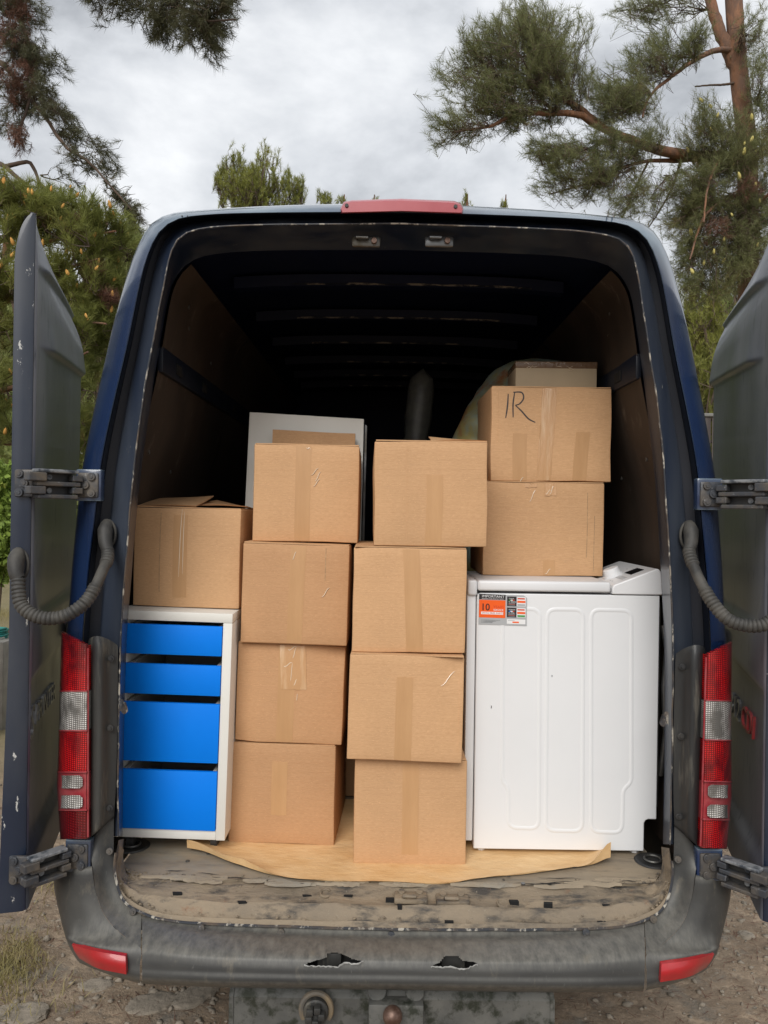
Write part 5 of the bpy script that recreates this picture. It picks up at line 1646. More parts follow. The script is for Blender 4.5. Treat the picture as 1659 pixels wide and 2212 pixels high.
# ================================================================== TREES
def needle_mat(name, c1, c2, c3, sc_=1.2, tr=0.25):
    m, t, b = new_mat(name)
    f1 = noise_fac(t, coords(t), sc_, 0.35, 0.65, detail=3)
    f2 = noise_fac(t, coords(t, loc=(5, 1, 2)), sc_ * 14, 0.35, 0.65, detail=2)
    f3 = noise_fac(t, coords(t, loc=(2, 8, 2)), sc_ * 2.2, 0.60, 0.72, detail=4)
    c = mixc(t, f1, c1, c2)
    c = mixc(t, f2, c, tuple(x * 1.35 for x in c2))
    c = mixc(t, f3, c, c3)
    t.links.new(c, b.inputs['Base Color'])
    b.inputs['Roughness'].default_value = 0.55
    b.inputs['Specular IOR Level'].default_value = 0.3
    tl = t.nodes.new('ShaderNodeBsdfTranslucent')
    t.links.new(c, tl.inputs['Color'])
    mx_ = t.nodes.new('ShaderNodeMixShader')
    mx_.inputs[0].default_value = tr
    o_ = t.nodes['Material Output']
    t.links.new(b.outputs[0], mx_.inputs[1]); t.links.new(tl.outputs[0], mx_.inputs[2])
    t.links.new(mx_.outputs[0], o_.inputs['Surface'])
    return m
M['needle_r'] = needle_mat('dark_pine_needles', (0.115, 0.135, 0.062), (0.205, 0.215, 0.095), (0.25, 0.19, 0.08), 1.2, .42)
M['needle_l'] = needle_mat('fresh_pine_needles', (0.135, 0.160, 0.042), (0.235, 0.250, 0.070), (0.30, 0.20, 0.08), 1.0, .42)
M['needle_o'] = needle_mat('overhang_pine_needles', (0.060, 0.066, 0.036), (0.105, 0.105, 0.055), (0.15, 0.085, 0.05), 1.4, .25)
M['needle_brown'] = needle_mat('dead_pine_needles', (0.11, 0.055, 0.035), (0.15, 0.075, 0.05), (0.08, 0.045, 0.03), 1.4, .1)
M['needle_far'] = needle_mat('distant_pine_needles', (0.13, 0.15, 0.035), (0.24, 0.25, 0.06), (0.27, 0.22, 0.06), .6)
M['needle_far2'] = needle_mat('distant_green_needles', (0.14, 0.175, 0.055), (0.23, 0.26, 0.09), (0.27, 0.23, 0.09), .6, .35)
M['bark'] = surf('orange_pine_bark', (0.22, 0.105, 0.055), (0.13, 0.085, 0.065), 7, 0.38, 0.65, (1, 1, .35), 0.85, 0.9,
                 c3=(0.30, 0.15, 0.08), s3=16, lo3=.5, hi3=.7, st3=(1, 1, .4), bmp=.9, bscale=22, bdist=.02)
M['twig'] = surf('grey_brown_twig', (0.075, 0.055, 0.045), (0.12, 0.08, 0.055), 9, rough=.9)
M['pollen'] = surf('orange_pollen_cone', (0.58, 0.27, 0.06), (0.66, 0.38, 0.10), 30, rough=.8)
M['leaf'] = needle_mat('shrub_leaves', (0.10, 0.17, 0.03), (0.22, 0.30, 0.06), (0.30, 0.30, 0.07), 2.0)
M['grass'] = needle_mat('dry_grass', (0.34, 0.27, 0.14), (0.24, 0.21, 0.09), (0.45, 0.36, 0.2), 3.0)

def mesh_np(name, verts, tris, mat, parent=None, kind=None):
    me = bpy.data.meshes.new(name)
    inv = wm(parent).inverted() if parent else Matrix.Identity(4)
    Rm = np.array(inv)[:3, :3]; Tm = np.array(inv)[:3, 3]
    v = verts @ Rm.T + Tm
    me.vertices.add(len(v)); me.vertices.foreach_set('co', v.astype(np.float32).ravel())
    nt_ = len(tris)
    me.loops.add(nt_ * 3); me.loops.foreach_set('vertex_index', tris.astype(np.int32).ravel())
    me.polygons.add(nt_); me.polygons.foreach_set('loop_start', np.arange(0, nt_ * 3, 3, dtype=np.int32))
    me.update(calc_edges=True)
    me.materials.append(mat)
    o = bpy.data.objects.new(name, me)
    C.objects.link(o)
    if parent: o.parent = parent
    if kind: o['kind'] = kind
    return o

def unit(a): return a / (np.linalg.norm(a, axis=-1, keepdims=True) + 1e-9)

def twigs_to_needles(base, dirs, tl, nn, nl, nw, start=.1, spread=.75):
    """needles along each twig: arrays (k,3),(k,3),(k,) -> verts, tris"""
    k = len(base)
    t = rng.uniform(start, 1.0, (k, nn))
    p = base[:, None, :] + dirs[:, None, :] * (t * tl[:, None])[..., None]
    rd = unit(rng.normal(size=(k, nn, 3)))
    rd = unit(rd - dirs[:, None, :] * (rd * dirs[:, None, :]).sum(-1, keepdims=True))
    sp = rng.uniform(.45, 1.0, (k, nn, 1)) * spread
    nd = unit(dirs[:, None, :] * (1.15 - sp) + rd * sp + np.array([0, 0, .06]))
    ln = nl * rng.uniform(.7, 1.15, (k, nn, 1))
    side = unit(np.cross(nd, rng.normal(size=(k, nn, 3)))) * nw * .5
    a, b, c = p - side, p + side, p + nd * ln
    v = np.stack([a, b, c], 2).reshape(-1, 3)
    tr = np.arange(len(v)).reshape(-1, 3)
    return v, tr

class Tree:
    def __init__(s, name, label, base, mat, nl=.06, nw=.003, nn=60, tl=.16, group=None, twr=.0028):
        s.root = empty(name, base, label=label, cat='tree', group=group)
        s.mat, s.nl, s.nw, s.nn, s.tl, s.twr = mat, nl, nw, nn, tl, twr
        s.wood, s.limb, s.nv, s.nt, s.cnt = MB(), [], [], [], 0
        s.bv, s.bt, s.bc = [], [], 0
        s.tips = []
    def trunk(s, pts, r0, r1, name='trunk'):
        c = catmull(pts, 30)
        rr = [(r0 + (r1 - r0) * i / 29) * (1 + .06 * noise.noise(Vector((i * .5, r0 * 9, 0)))) for i in range(30)]
        mb = MB(); mb.tube(c, rr, 14)
        return mb.build(name, M['bark'], s.root, 60)
    def branch(s, pts, r0, r1, mat='bark', parent=None):
        c = catmull(pts, 26)
        c = [Vector(p) + Vector((random.uniform(-1, 1), random.uniform(-1, 1), random.uniform(-1, 1))) * r0 * .10 for p in c]
        mb = MB(); mb.tube(c, [r0 + (r1 - r0) * (i / 25) ** .8 for i in range(26)], 8)
        mb.build('branch', M[mat], parent or s.root, 60)
        return c
    def clumps(s, root, ctr, rad, n, k=None, **kw):
        k = k or max(2, n // 14)
        root, ctr, rad = np.array(root), np.array(ctr), np.array(rad)
        for q in range(k):
            d = unit(rng.normal(size=3)) * rng.uniform(.15, .95) ** .6
            c = ctr + d * rad * 1.0
            r0 = root + (c - root) * rng.uniform(.15, .45)
            s.pad(r0, c, rad * rng.uniform(.30, .55) + .06, max(5, int(n / k * rng.uniform(.6, 1.4))), **kw)
            r_, e_ = Vector(root), Vector(r0)
            s.wood.tube([r_, r_.lerp(e_, .5) + Vector(rng.normal(size=3)) * .02, e_], [.008, .006, .005], 5, cap=False)
    def pad(s, root, ctr, rad, n, dead=False, up=.35, droop=0.0, nn=None):
        root, ctr = np.array(root), np.array(ctr)
        d = rng.normal(size=(n, 3)); d = unit(d) * rng.uniform(.0, 1, (n, 1)) ** .45
        p = ctr + d * np.array(rad)
        out_ = unit(p - root)
        dirs = unit(out_ * .9 + rng.normal(size=(n, 3)) * .45 + np.array([0, 0, up - droop]))
        tl = s.tl * rng.uniform(.6, 1.3, n)
        base = p - dirs * tl[:, None]
        v, t = twigs_to_needles(base, dirs, tl, nn or s.nn, s.nl, s.nw)
        if dead:
            s.bv.append(v); s.bt.append(t + s.bc); s.bc += len(v)
        else:
            s.nv.append(v); s.nt.append(t + s.cnt); s.cnt += len(v)
        # wood: sub limbs fan from the root, twigs hang on them
        nsub = max(2, n // 14)
        subs = []
        for q in range(nsub):
            e_ = Vector(base[rng.integers(n)])
            r_ = Vector(root)
            mid = r_.lerp(e_, .5) + Vector(rng.normal(size=3)) * (e_ - r_).length * .10
            cv = [Vector(x) for x in catmull([r_, mid, e_], 7)]
            ln = (e_ - r_).length
            r0 = min(.030, .0022 + .007 * ln) * (s.twr / .0028)
            s.wood.tube(cv, [r0 * (1 - .75 * i / 6) for i in range(7)], 5, cap=False)
            subs.append(np.array(cv))
        allp = np.concatenate(subs)
        for i in range(n):
            j = np.argmin(((allp - base[i]) ** 2).sum(1))
            a, b = Vector(allp[j]), Vector(base[i])
            e_ = Vector(base[i] + dirs[i] * tl[i] * .8)
            md = a.lerp(b, .55) + Vector(rng.normal(size=3)) * (b - a).length * .12
            s.wood.tube([a, md, b, e_], [s.twr, s.twr * .85, s.twr * .7, s.twr * .35], 3, cap=False)
        s.tips.append(base + dirs * tl[:, None])
    def finish(s, crown='crown'):
        if s.nv:
            mesh_np(crown, np.concatenate(s.nv), np.concatenate(s.nt), s.mat, s.root)
        if s.bv:
            mesh_np('dead_needles', np.concatenate(s.bv), np.concatenate(s.bt), M['needle_brown'], s.root)
        if s.wood.v:
            s.wood.build('twigs', M['twig'], s.root, 0, recalc=False)

def px(q, Y): return tuple(P(q[0], q[1], Y))
def px_r(ru, rv, Y, dep=None): return (ru / F * Y, dep if dep else max(ru, rv) / F * Y * .9, rv / F * Y)

# -- big pine on the right
Y1 = 9.0
base = P(1618, 1106, Y1); base.z = 0
T1 = Tree('pine_tree', 'tall pine with orange forked trunk spreading a long limb over the van on the right', base, M['needle_r'], nl=.085, nw=.0032, nn=40, tl=.22)
trk = T1.trunk([tuple(base + Vector((0, 0, -.1))), px((1620, 900), Y1), px((1617, 700), Y1), px((1616, 520), Y1), px((1615, 410), Y1), px((1613, 295), Y1), px((1603, 220), Y1), px((1594, 136), Y1), px((1585, 0), Y1), px((1578, -160), Y1), px((1580, -320), Y1)], .150, .085)
T1.branch([px((1597, 165), Y1), px((1583, 132), Y1), px((1566, 95), Y1), px((1553, 62), Y1), px((1536, 0), Y1), px((1520, -120), Y1)], .085, .05)
l1 = T1.branch([px((1600, 348), Y1), px((1545, 340), Y1 - .1), px((1491, 336), Y1 - .3), px((1428, 326), Y1 - .5), px((1360, 303), Y1 - .7), px((1301, 276), Y1 - .8), px((1251, 249), Y1 - .9), px((1197, 245), Y1 - 1.0), px((1111, 247), Y1 - 1.1), px((1056, 274), Y1 - 1.2), px((975, 285), Y1 - 1.3)], .085, .010)
T1.branch([px((1301, 276), Y1 - .8), px((1268, 248), Y1 - .85), px((1233, 222), Y1 - .9), px((1161, 193), Y1 - 1.0), px((1079, 168), Y1 - 1.1), px((1005, 145), Y1 - 1.2)], .045, .008)
T1.branch([px((1233, 222), Y1 - .9), px((1190, 150), Y1 - .8), px((1165, 80), Y1 - .8), px((1150, 20), Y1 - .8)], .028, .008)
T1.branch([px((1592, 112), Y1), px((1555, 108), Y1 - .1), px((1509, 124), Y1 - .3), px((1450, 166), Y1 - .5), px((1405, 206), Y1 - .7), px((1387, 254), Y1 - .8)], .040, .010)
T1.branch([px((1520, 338), Y1 - .2), px((1464, 347), Y1 - .3), px((1400, 348), Y1 - .5), px((1340, 364), Y1 - .6), px((1269, 396), Y1 - .7), px((1185, 420), Y1 - .8)], .034, .007)
T1.branch([px((1470, 350), Y1 - .3), px((1452, 405), Y1 - .3), px((1425, 455), Y1 - .4), px((1402, 490), Y1 - .4)], .018, .006, 'twig')
T1.branch([px((1400, 350), Y1 - .5), px((1370, 410), Y1 - .5), px((1345, 468), Y1 - .5)], .014, .005, 'twig')
T1.branch([px((1612, 420), Y1), px((1570, 430), Y1 - .4), px((1520, 470), Y1 - .7), px((1490, 560), Y1 - .9)], .030, .008)
T1.branch([px((1612, 330), Y1), px((1560, 340), Y1 - .5), px((1530, 400), Y1 - .8), px((1520, 480), Y1 - 1.0)], .026, .008)
T1.branch([px((1597, 178), Y1), px((1560, 183), Y1 - .1), px((1530, 184), Y1 - .2), px((1502, 187), Y1 - .3)], .018, .008, 'twig')
T1.branch([px((1616, 480), Y1), px((1650, 430), Y1 - .4), px((1700, 380), Y1 - .7)], .03, .01)
pads = [  # centre, radii, root, number
    ((1150, 55), (85, 48), (1170, 120), 190), ((1062, 85), (48, 48), (1120, 150), 85), ((1112, 145), (100, 52), (1180, 200), 200), ((1008, 118), (40, 30), (1079, 168), 60),
    ((1200, 125), (62, 60), (1233, 215), 130), ((1225, 180), (40, 40), (1251, 240), 60), ((1012, 178), (45, 26), (1079, 175), 60), ((1065, 222), (70, 26), (1150, 243), 90), ((985, 272), (48, 24), (1056, 272), 62),
    ((1150, 215), (70, 34), (1200, 240), 100), ((1100, 278), (40, 20), (1111, 250), 26),
    ((1340, 185), (60, 38), (1405, 200), 90), ((1400, 130), (62, 42), (1450, 160), 85), ((1455, 90), (50, 34), (1500, 122), 55), ((1290, 215), (50, 32), (1380, 230), 70), ((1368, 235), (52, 34), (1387, 235), 70), ((1480, 130), (40, 40), (1500, 130), 30),
    ((1270, 312), (70, 36), (1330, 300), 90), ((1195, 338), (52, 26), (1270, 320), 62), ((1340, 330), (70, 30), (1380, 320), 80), ((1250, 388), (75, 30), (1300, 380), 85), ((1175, 388), (30, 22), (1240, 395), 34), ((1150, 322), (22, 18), (1230, 320), 22),
    ((1340, 405), (62, 36), (1370, 360), 70), ((1400, 300), (50, 24), (1420, 322), 36), ((1425, 425), (42, 40), (1440, 380), 44), ((1340, 455), (40, 26), (1365, 415), 30),
    ((1530, 300), (55, 45), (1560, 340), 90), ((1560, 372), (75, 52), (1600, 360), 150), ((1510, 452), (70, 44), (1560, 430), 120), ((1600, 470), (60, 50), (1612, 430), 120), ((1650, 290), (36, 70), (1640, 330), 100), ((1645, 170), (30, 60), (1640, 230), 60),
    ((1490, 392), (46, 40), (1530, 390), 70), ((1560, 540), (75, 44), (1590, 480), 120), ((1484, 556), (42, 32), (1520, 480), 52), ((1520, 615), (56, 36), (1540, 540), 70), ((1620, 560), (56, 50), (1616, 500), 100), ((1470, 620), (30, 24), (1500, 560), 26),
    ((1450, 8), (90, 18), (1530, 20), 60), ((1580, 330), (60, 60), (1605, 350), 120), ((1590, 600), (60, 40), (1612, 560), 70), ((1540, 430), (60, 50), (1580, 420), 90), ((1650, 500), (30, 60), (1630, 480), 60), ((1470, 480), (36, 30), (1500, 450), 36), ((1640, 55), (30, 50), (1600, 80), 60), ((1375, 8), (40, 12), (1450, 0), 26), ((1660, 420), (30, 70), (1640, 420), 70), ((1520, 250), (30, 40), (1550, 320), 34)]
for (c, r, rt, n) in pads:
    dY = -.35 - 1.0 * (1600 - c[0]) / 650
    T1.clumps(px(rt, Y1 + dY), px(c, Y1 + dY), px_r(r[0] * 1.12, r[1] * 1.12, Y1, max(.4, r[1] / F * Y1 * 1.7)), int(n * 1.75))
for (c, r, rt, n) in [((1545, 500), (40, 26), (1560, 450), 20), ((1610, 410), (40, 22), (1610, 380), 18), ((1265, 395), (20, 14), (1300, 380), 8)]:
    T1.pad(px(rt, Y1 - .7), px(c, Y1 - .7), px_r(r[0], r[1], Y1), n, dead=True)
T1.finish()
# pollen cones: share one mesh
def cone_mesh(name, L_, r_, mat):
    mb = MB()
    pr = [(0, .2), (.12, .75), (.35, 1.0), (.65, .85), (.88, .5), (1, .08)]
    mb.tube([Vector((0, 0, a * L_)) for a, b in pr], [b * r_ for a, b in pr], 7)
    o = mb.build(name, mat, None, 60)
    me = o.data
    bpy.data.objects.remove(o)
    return me
cm = cone_mesh('pollen_cone', .052, .012, M['pollen'])
def cones(tree, n, sel, me, sc_=1.0):
    tips = np.concatenate(tree.tips)
    tips = np.array([t for t in tips if sel(*proj(Vector(t)))])
    if not len(tips): return
    for i in rng.choice(len(tips), min(n, len(tips)), replace=False):
        o = bpy.data.objects.new('pollen_cone', me)
        C.objects.link(o)
        o.parent = tree.root
        p = Vector(tips[i]) - tree.root.location
        o.location = p
        o.rotation_euler = (random.uniform(-.5, .5), random.uniform(-.5, .5), random.uniform(0, 6))
        k = sc_ * random.uniform(.75, 1.3)
        o.scale = (k, k, k)
cones(T1, 60, lambda u, v: u > 1480 and v > 200, cone_mesh('pollen_cone', .07, .017, surf('yellow_pollen_cone', (0.50, 0.42, 0.12), (0.58, 0.52, 0.2), 30, rough=.8)))

# -- near pine on the left with orange cones
Y2 = 5.2
base = P(-40, 1106, Y2 + .6); base.z = 0
T2 = Tree('pine_tree', 'bushy young pine with orange pollen cones behind the left van door', base, M['needle_l'], nl=.085, nw=.0034, nn=80, tl=.15, twr=.004)
T2.trunk([tuple(base + Vector((0, 0, -.1))), px((-30, 900), Y2 + .6), px((0, 650), Y2 + .6), px((20, 480), Y2 + .5), px((25, 410), Y2 + .4)], .085, .02)
for q in [((-20, 850), (80, 820), (190, 760)), ((0, 650), (90, 600), (210, 560)), ((10, 560), (110, 520), (250, 500)), ((15, 480), (70, 440), (150, 440)), ((-30, 950), (60, 960), (170, 950)), ((0, 700), (100, 690), (230, 700))]:
    T2.branch([px(a, Y2 + .3 - .25 * i) for i, a in enumerate(q)], .025, .006)
pads = [((30, 432), (46, 34), 42), ((95, 436), (46, 30), 40), ((150, 478), (44, 34), 44), ((60, 478), (60, 30), 40), ((205, 545), (46, 44), 60), ((250, 492), (36, 28), 34), ((225, 610), (36, 38), 40), ((185, 640), (40, 36), 44), ((225, 690), (34, 36), 40), ((190, 720), (36, 32), 36),
        ((180, 800), (30, 40), 30), ((170, 880), (30, 46), 30), ((10, 560), (40, 60), 50), ((-10, 680), (40, 60), 40), ((0, 800), (30, 60), 36), ((0, 920), (26, 60), 36), ((170, 960), (20, 40), 24), ((100, 600), (60, 60), 40), ((90, 760), (60, 60), 36), ((285, 505), (26, 20), 18)]
for (c, r, n) in pads:
    T2.clumps(px((c[0] - 55, c[1] + 45), Y2 + .3), px(c, Y2), px_r(r[0] * 1.1, r[1] * 1.1, Y2, .34), int(n * 1.7), k=5, up=.45)
for (c, r, n) in [((185, 495), (24, 24), 14), ((205, 590), (32, 30), 22), ((240, 640), (20, 20), 10)]:
    T2.pad(px((c[0] - 40, c[1] + 30), Y2 + .2), px(c, Y2 - .1), px_r(r[0], r[1], Y2, .15), n, dead=True)
T2.finish()
cones(T2, 120, lambda u, v: v < 1000 and u > -10, cm, .8)

# -- overhanging limbs top left
Y3 = 6.8
base = P(-330, 1106, Y3 + 1.2); base.z = 0
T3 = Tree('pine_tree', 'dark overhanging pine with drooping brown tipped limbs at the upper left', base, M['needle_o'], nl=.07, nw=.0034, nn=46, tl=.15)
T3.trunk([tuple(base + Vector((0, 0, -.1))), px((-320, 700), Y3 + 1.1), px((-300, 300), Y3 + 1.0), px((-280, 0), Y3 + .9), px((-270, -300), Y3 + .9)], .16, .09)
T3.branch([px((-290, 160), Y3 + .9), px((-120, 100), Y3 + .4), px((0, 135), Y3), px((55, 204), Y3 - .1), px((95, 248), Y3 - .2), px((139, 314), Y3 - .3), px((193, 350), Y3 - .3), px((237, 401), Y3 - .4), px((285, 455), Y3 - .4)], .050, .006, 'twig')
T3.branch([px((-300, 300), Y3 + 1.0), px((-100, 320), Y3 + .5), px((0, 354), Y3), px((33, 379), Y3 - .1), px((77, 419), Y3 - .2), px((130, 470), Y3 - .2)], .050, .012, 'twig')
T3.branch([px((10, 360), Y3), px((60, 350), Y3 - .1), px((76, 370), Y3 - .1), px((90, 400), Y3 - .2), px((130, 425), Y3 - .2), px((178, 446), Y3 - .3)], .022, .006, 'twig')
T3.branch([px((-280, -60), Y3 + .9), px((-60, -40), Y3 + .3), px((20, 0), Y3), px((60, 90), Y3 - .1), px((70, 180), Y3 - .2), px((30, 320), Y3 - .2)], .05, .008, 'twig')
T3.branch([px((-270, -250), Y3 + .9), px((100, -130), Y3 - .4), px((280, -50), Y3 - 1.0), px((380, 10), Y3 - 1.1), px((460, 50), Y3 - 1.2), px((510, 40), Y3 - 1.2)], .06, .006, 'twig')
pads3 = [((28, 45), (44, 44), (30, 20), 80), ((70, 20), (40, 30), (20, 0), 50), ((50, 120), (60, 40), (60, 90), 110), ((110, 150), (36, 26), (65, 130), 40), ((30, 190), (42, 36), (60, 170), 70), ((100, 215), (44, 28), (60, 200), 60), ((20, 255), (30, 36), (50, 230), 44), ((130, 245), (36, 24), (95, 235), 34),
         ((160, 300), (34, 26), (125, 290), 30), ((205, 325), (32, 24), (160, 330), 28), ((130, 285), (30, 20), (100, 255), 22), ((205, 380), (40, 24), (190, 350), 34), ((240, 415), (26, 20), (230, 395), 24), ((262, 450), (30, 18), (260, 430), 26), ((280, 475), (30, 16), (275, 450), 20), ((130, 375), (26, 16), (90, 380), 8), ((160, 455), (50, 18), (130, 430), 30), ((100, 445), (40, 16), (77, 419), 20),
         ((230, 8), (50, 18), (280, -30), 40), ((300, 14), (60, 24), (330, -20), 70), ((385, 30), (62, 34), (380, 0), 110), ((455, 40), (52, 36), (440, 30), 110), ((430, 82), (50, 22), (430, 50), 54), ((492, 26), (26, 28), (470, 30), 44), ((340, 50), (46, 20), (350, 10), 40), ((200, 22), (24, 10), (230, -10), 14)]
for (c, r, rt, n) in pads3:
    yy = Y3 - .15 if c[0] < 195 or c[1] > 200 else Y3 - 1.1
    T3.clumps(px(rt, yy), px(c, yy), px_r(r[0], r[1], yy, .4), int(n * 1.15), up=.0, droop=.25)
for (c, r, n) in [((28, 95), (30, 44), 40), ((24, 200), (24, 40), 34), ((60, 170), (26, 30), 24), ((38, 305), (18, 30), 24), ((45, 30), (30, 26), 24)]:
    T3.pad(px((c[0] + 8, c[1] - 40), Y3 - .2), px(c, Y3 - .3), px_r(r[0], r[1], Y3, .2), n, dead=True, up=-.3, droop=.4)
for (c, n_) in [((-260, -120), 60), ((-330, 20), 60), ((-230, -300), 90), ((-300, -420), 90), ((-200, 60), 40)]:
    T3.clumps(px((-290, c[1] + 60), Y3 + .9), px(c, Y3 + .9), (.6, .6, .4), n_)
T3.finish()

# -- distant pines
def far_tree(u, vtop, Y, hw, vlow, label, mat, seed, n=700, nl=.17, nw=.013, lobes=None):
    b = P(u, 1106, Y); b.z = 0
    t = Tree('pine_tree', label, b, mat, nl=nl, nw=nw, nn=46, tl=.42, group=None, twr=.010)
    t.trunk([tuple(b), px((u + 3, (vtop * .1 + vlow * .9)), Y), px((u, vtop * .3 + vlow * .7), Y)], .10 * Y / 25, .02)
    tot = sum((q[2] * (q[3] - q[1])) for q in lobes)
    for (lu, lt, lw, lb) in lobes:
        m_ = max(20, int(n * lw * (lb - lt) / tot))
        hh_ = (lb - lt) / 2
        t.clumps(px((lu, lb + 10), Y), px((lu, lt + hh_), Y), (lw * .85 / F * Y, lw * .85 / F * Y, hh_ / F * Y), m_, k=max(3, m_ // 9), up=.9)
        tp = px((lu, lt + 8), Y)
        t.pad(px((lu, lt + hh_), Y), tp, (lw * .25 / F * Y, lw * .25 / F * Y, hh_ * .4 / F * Y), max(6, m_ // 12), up=1.2)
    t.finish()
    return t
far_tree(575, 312, 26, 120, 520, 'rounded yellow-green pine crown rising above the van roof left of centre', M['needle_far'], 1, n=1500,
         lobes=[(510, 325, 45, 450), (565, 315, 48, 450), (540, 350, 70, 470), (620, 365, 50, 460), (480, 360, 26, 440), (650, 380, 34, 450), (700, 412, 18, 450), (580, 460, 110, 800)])
far_tree(741, 415, 40, 14, 470, 'tiny pine tip peeking over the roof left of the red brake light', M['needle_far'], 2, n=330, lobes=[(741, 416, 12, 460), (741, 470, 34, 640), (741, 560, 50, 860)])
far_tree(806, 424, 42, 22, 470, 'tiny low pine tip just above the middle of the red brake light', M['needle_far'], 3, n=330, lobes=[(806, 426, 18, 470), (806, 470, 34, 640), (806, 560, 50, 860)])
far_tree(1007, 410, 36, 22, 470, 'small pine tip peeking over the roof right of the red brake light', M['needle_far'], 4, n=360, lobes=[(1007, 410, 18, 470), (1007, 470, 34, 640), (1007, 560, 50, 860)])
far_tree(1090, 432, 42, 10, 470, 'faint pine tip barely showing above the roof on the right', M['needle_far'], 5, n=260, lobes=[(1090, 432, 10, 470), (1090, 470, 34, 640), (1090, 560, 50, 860)])
far_tree(280, 455, 15, 80, 800, 'sunlit pine standing between the left door and the van body', M['needle_far2'], 6, n=1300, nl=.15, nw=.010, lobes=[(285, 462, 50, 640), (240, 560, 60, 820), (200, 620, 60, 950)])
far_tree(1515, 600, 18, 70, 980, 'yellow-green pine behind the gap between van body and right door', M['needle_far'], 7, n=1300, nl=.15, nw=.011, lobes=[(1500, 610, 50, 780), (1540, 640, 60, 900), (1510, 720, 70, 960)])
far_tree(1600, 560, 22, 80, 980, 'pale green pine farther back behind the right van door', M['needle_far2'], 8, n=600, nl=.15, nw=.012, lobes=[(1600, 560, 70, 900), (1450, 650, 60, 950)])
far_tree(60, 520, 17, 100, 1000, 'deep green pine farther back behind the left van door', M['needle_far2'], 9, n=900, nl=.15, nw=.011, lobes=[(60, 530, 70, 900), (150, 600, 70, 960), (-40, 600, 70, 960)])

# -- the wood behind the van: one mass, seen only through gaps and in reflections
def wood(name, label, x0, x1, y0, y1, ntree, seed):
    r_ = np.random.default_rng(seed)
    V_, T_, k = [], [], 0
    for q in range(ntree):
        x = x0 + (x1 - x0) * (q + r_.uniform(.1, .9)) / ntree; y = r_.uniform(y0, y1); h_ = r_.uniform(.20, .33) * y + 1.5; w_ = r_.uniform(1.2, 2.2)
        m_ = 1500
        f_ = r_.uniform(.04, 1, m_) ** .8
        rad = w_ * (1.05 - f_) ** .6 * r_.uniform(.2, 1, m_) ** .5
        an = r_.uniform(0, 6.283, m_)
        p = np.stack([x + rad * np.cos(an), y + rad * np.sin(an), f_ * h_], 1)
        d = unit(r_.normal(size=(m_, 3)) + np.array([0, 0, .5])); s_ = unit(np.cross(d, r_.normal(size=(m_, 3))))
        ln = r_.uniform(.25, .6, (m_, 1))
        V_.append(np.stack([p - s_ * ln * .22, p + s_ * ln * .22, p + d * ln], 1).reshape(-1, 3))
        T_.append(np.arange(m_ * 3).reshape(-1, 3) + k); k += m_ * 3
    mesh_np(name, np.concatenate(V_), np.concatenate(T_), M['needle_far2'], None, 'stuff')['label'] = label
wood('pine_wood', 'hazy green mass of pine wood filling the distance behind the van', -22, 22, 20, 34, 46, 3)

# -- leafy shrub at the far left
b = P(-12, 1250, 7.4); b.z = 0
sh = empty('garden_shrub', b, label='bright green leafy shrub at the far left edge beyond the door', cat='shrub')
n = 5200
d = unit(rng.normal(size=(n, 3))) * rng.uniform(.3, 1, (n, 1)) ** .4
ctr = np.array(P(-14, 1130, 7.4))
p = ctr + d * np.array([.34, .34, .62])
a = unit(rng.normal(size=(n, 3)) + np.array([0, 0, .4])); s_ = unit(np.cross(a, rng.normal(size=(n, 3))))
ln = rng.uniform(.05, .10, (n, 1))
v = np.stack([p, p + a * ln * .5 + s_ * ln * .25, p + a * ln, p + a * ln * .5 - s_ * ln * .25], 1).reshape(-1, 3)
k = np.arange(n)[:, None] * 4
tr = np.concatenate([k + np.array([0, 1, 2]), k + np.array([0, 2, 3])])
mesh_np('foliage', v, tr, M['leaf'], sh)
mb = MB()
for k in range(7):
    e_ = Vector(p[rng.integers(n)])
    mb.tube([b, b.lerp(e_, .5) + Vector((random.uniform(-.1, .1), random.uniform(-.1, .1), .1)), e_], [.012, .008, .003], 5)
mb.build('stems', M['twig'], sh)
# garden hose coil by the left edge
b = P(-14, 1368, 6.2)
hs = MB()
b0 = Vector((b.x, b.y, b.z))
hs.tube([b0 + Vector((.10 * math.cos(t) * (1 + .04 * math.sin(t * .37)), .10 * math.sin(t), .018 * t / 6.28 - .03)) for t in np.linspace(0, 6.28 * 4, 120)], .010, 8)
ho = hs.build('garden_hose', surf('teal_hose', (0.02, 0.22, 0.20), (0.03, 0.28, 0.24), 10, rough=.4), None, 60)
tag(ho, 'coiled teal garden hose on a low stone block at the far left', 'hose')
stn = MB(); stn.box((b0.x - .22, b0.y - .16, hgt(b0.x, b0.y) - .05), (b0.x + .16, b0.y + .18, b0.z - .042), .02)
so_ = stn.build('stone_block', surf('grey_stone', (0.28, 0.265, 0.235), (0.36, 0.34, 0.30), 9, rough=.9, bmp=.6, bscale=20, bdist=.01), None, 40)
tag(so_, 'pale grey stone block under the coiled hose at the far left', 'stone')

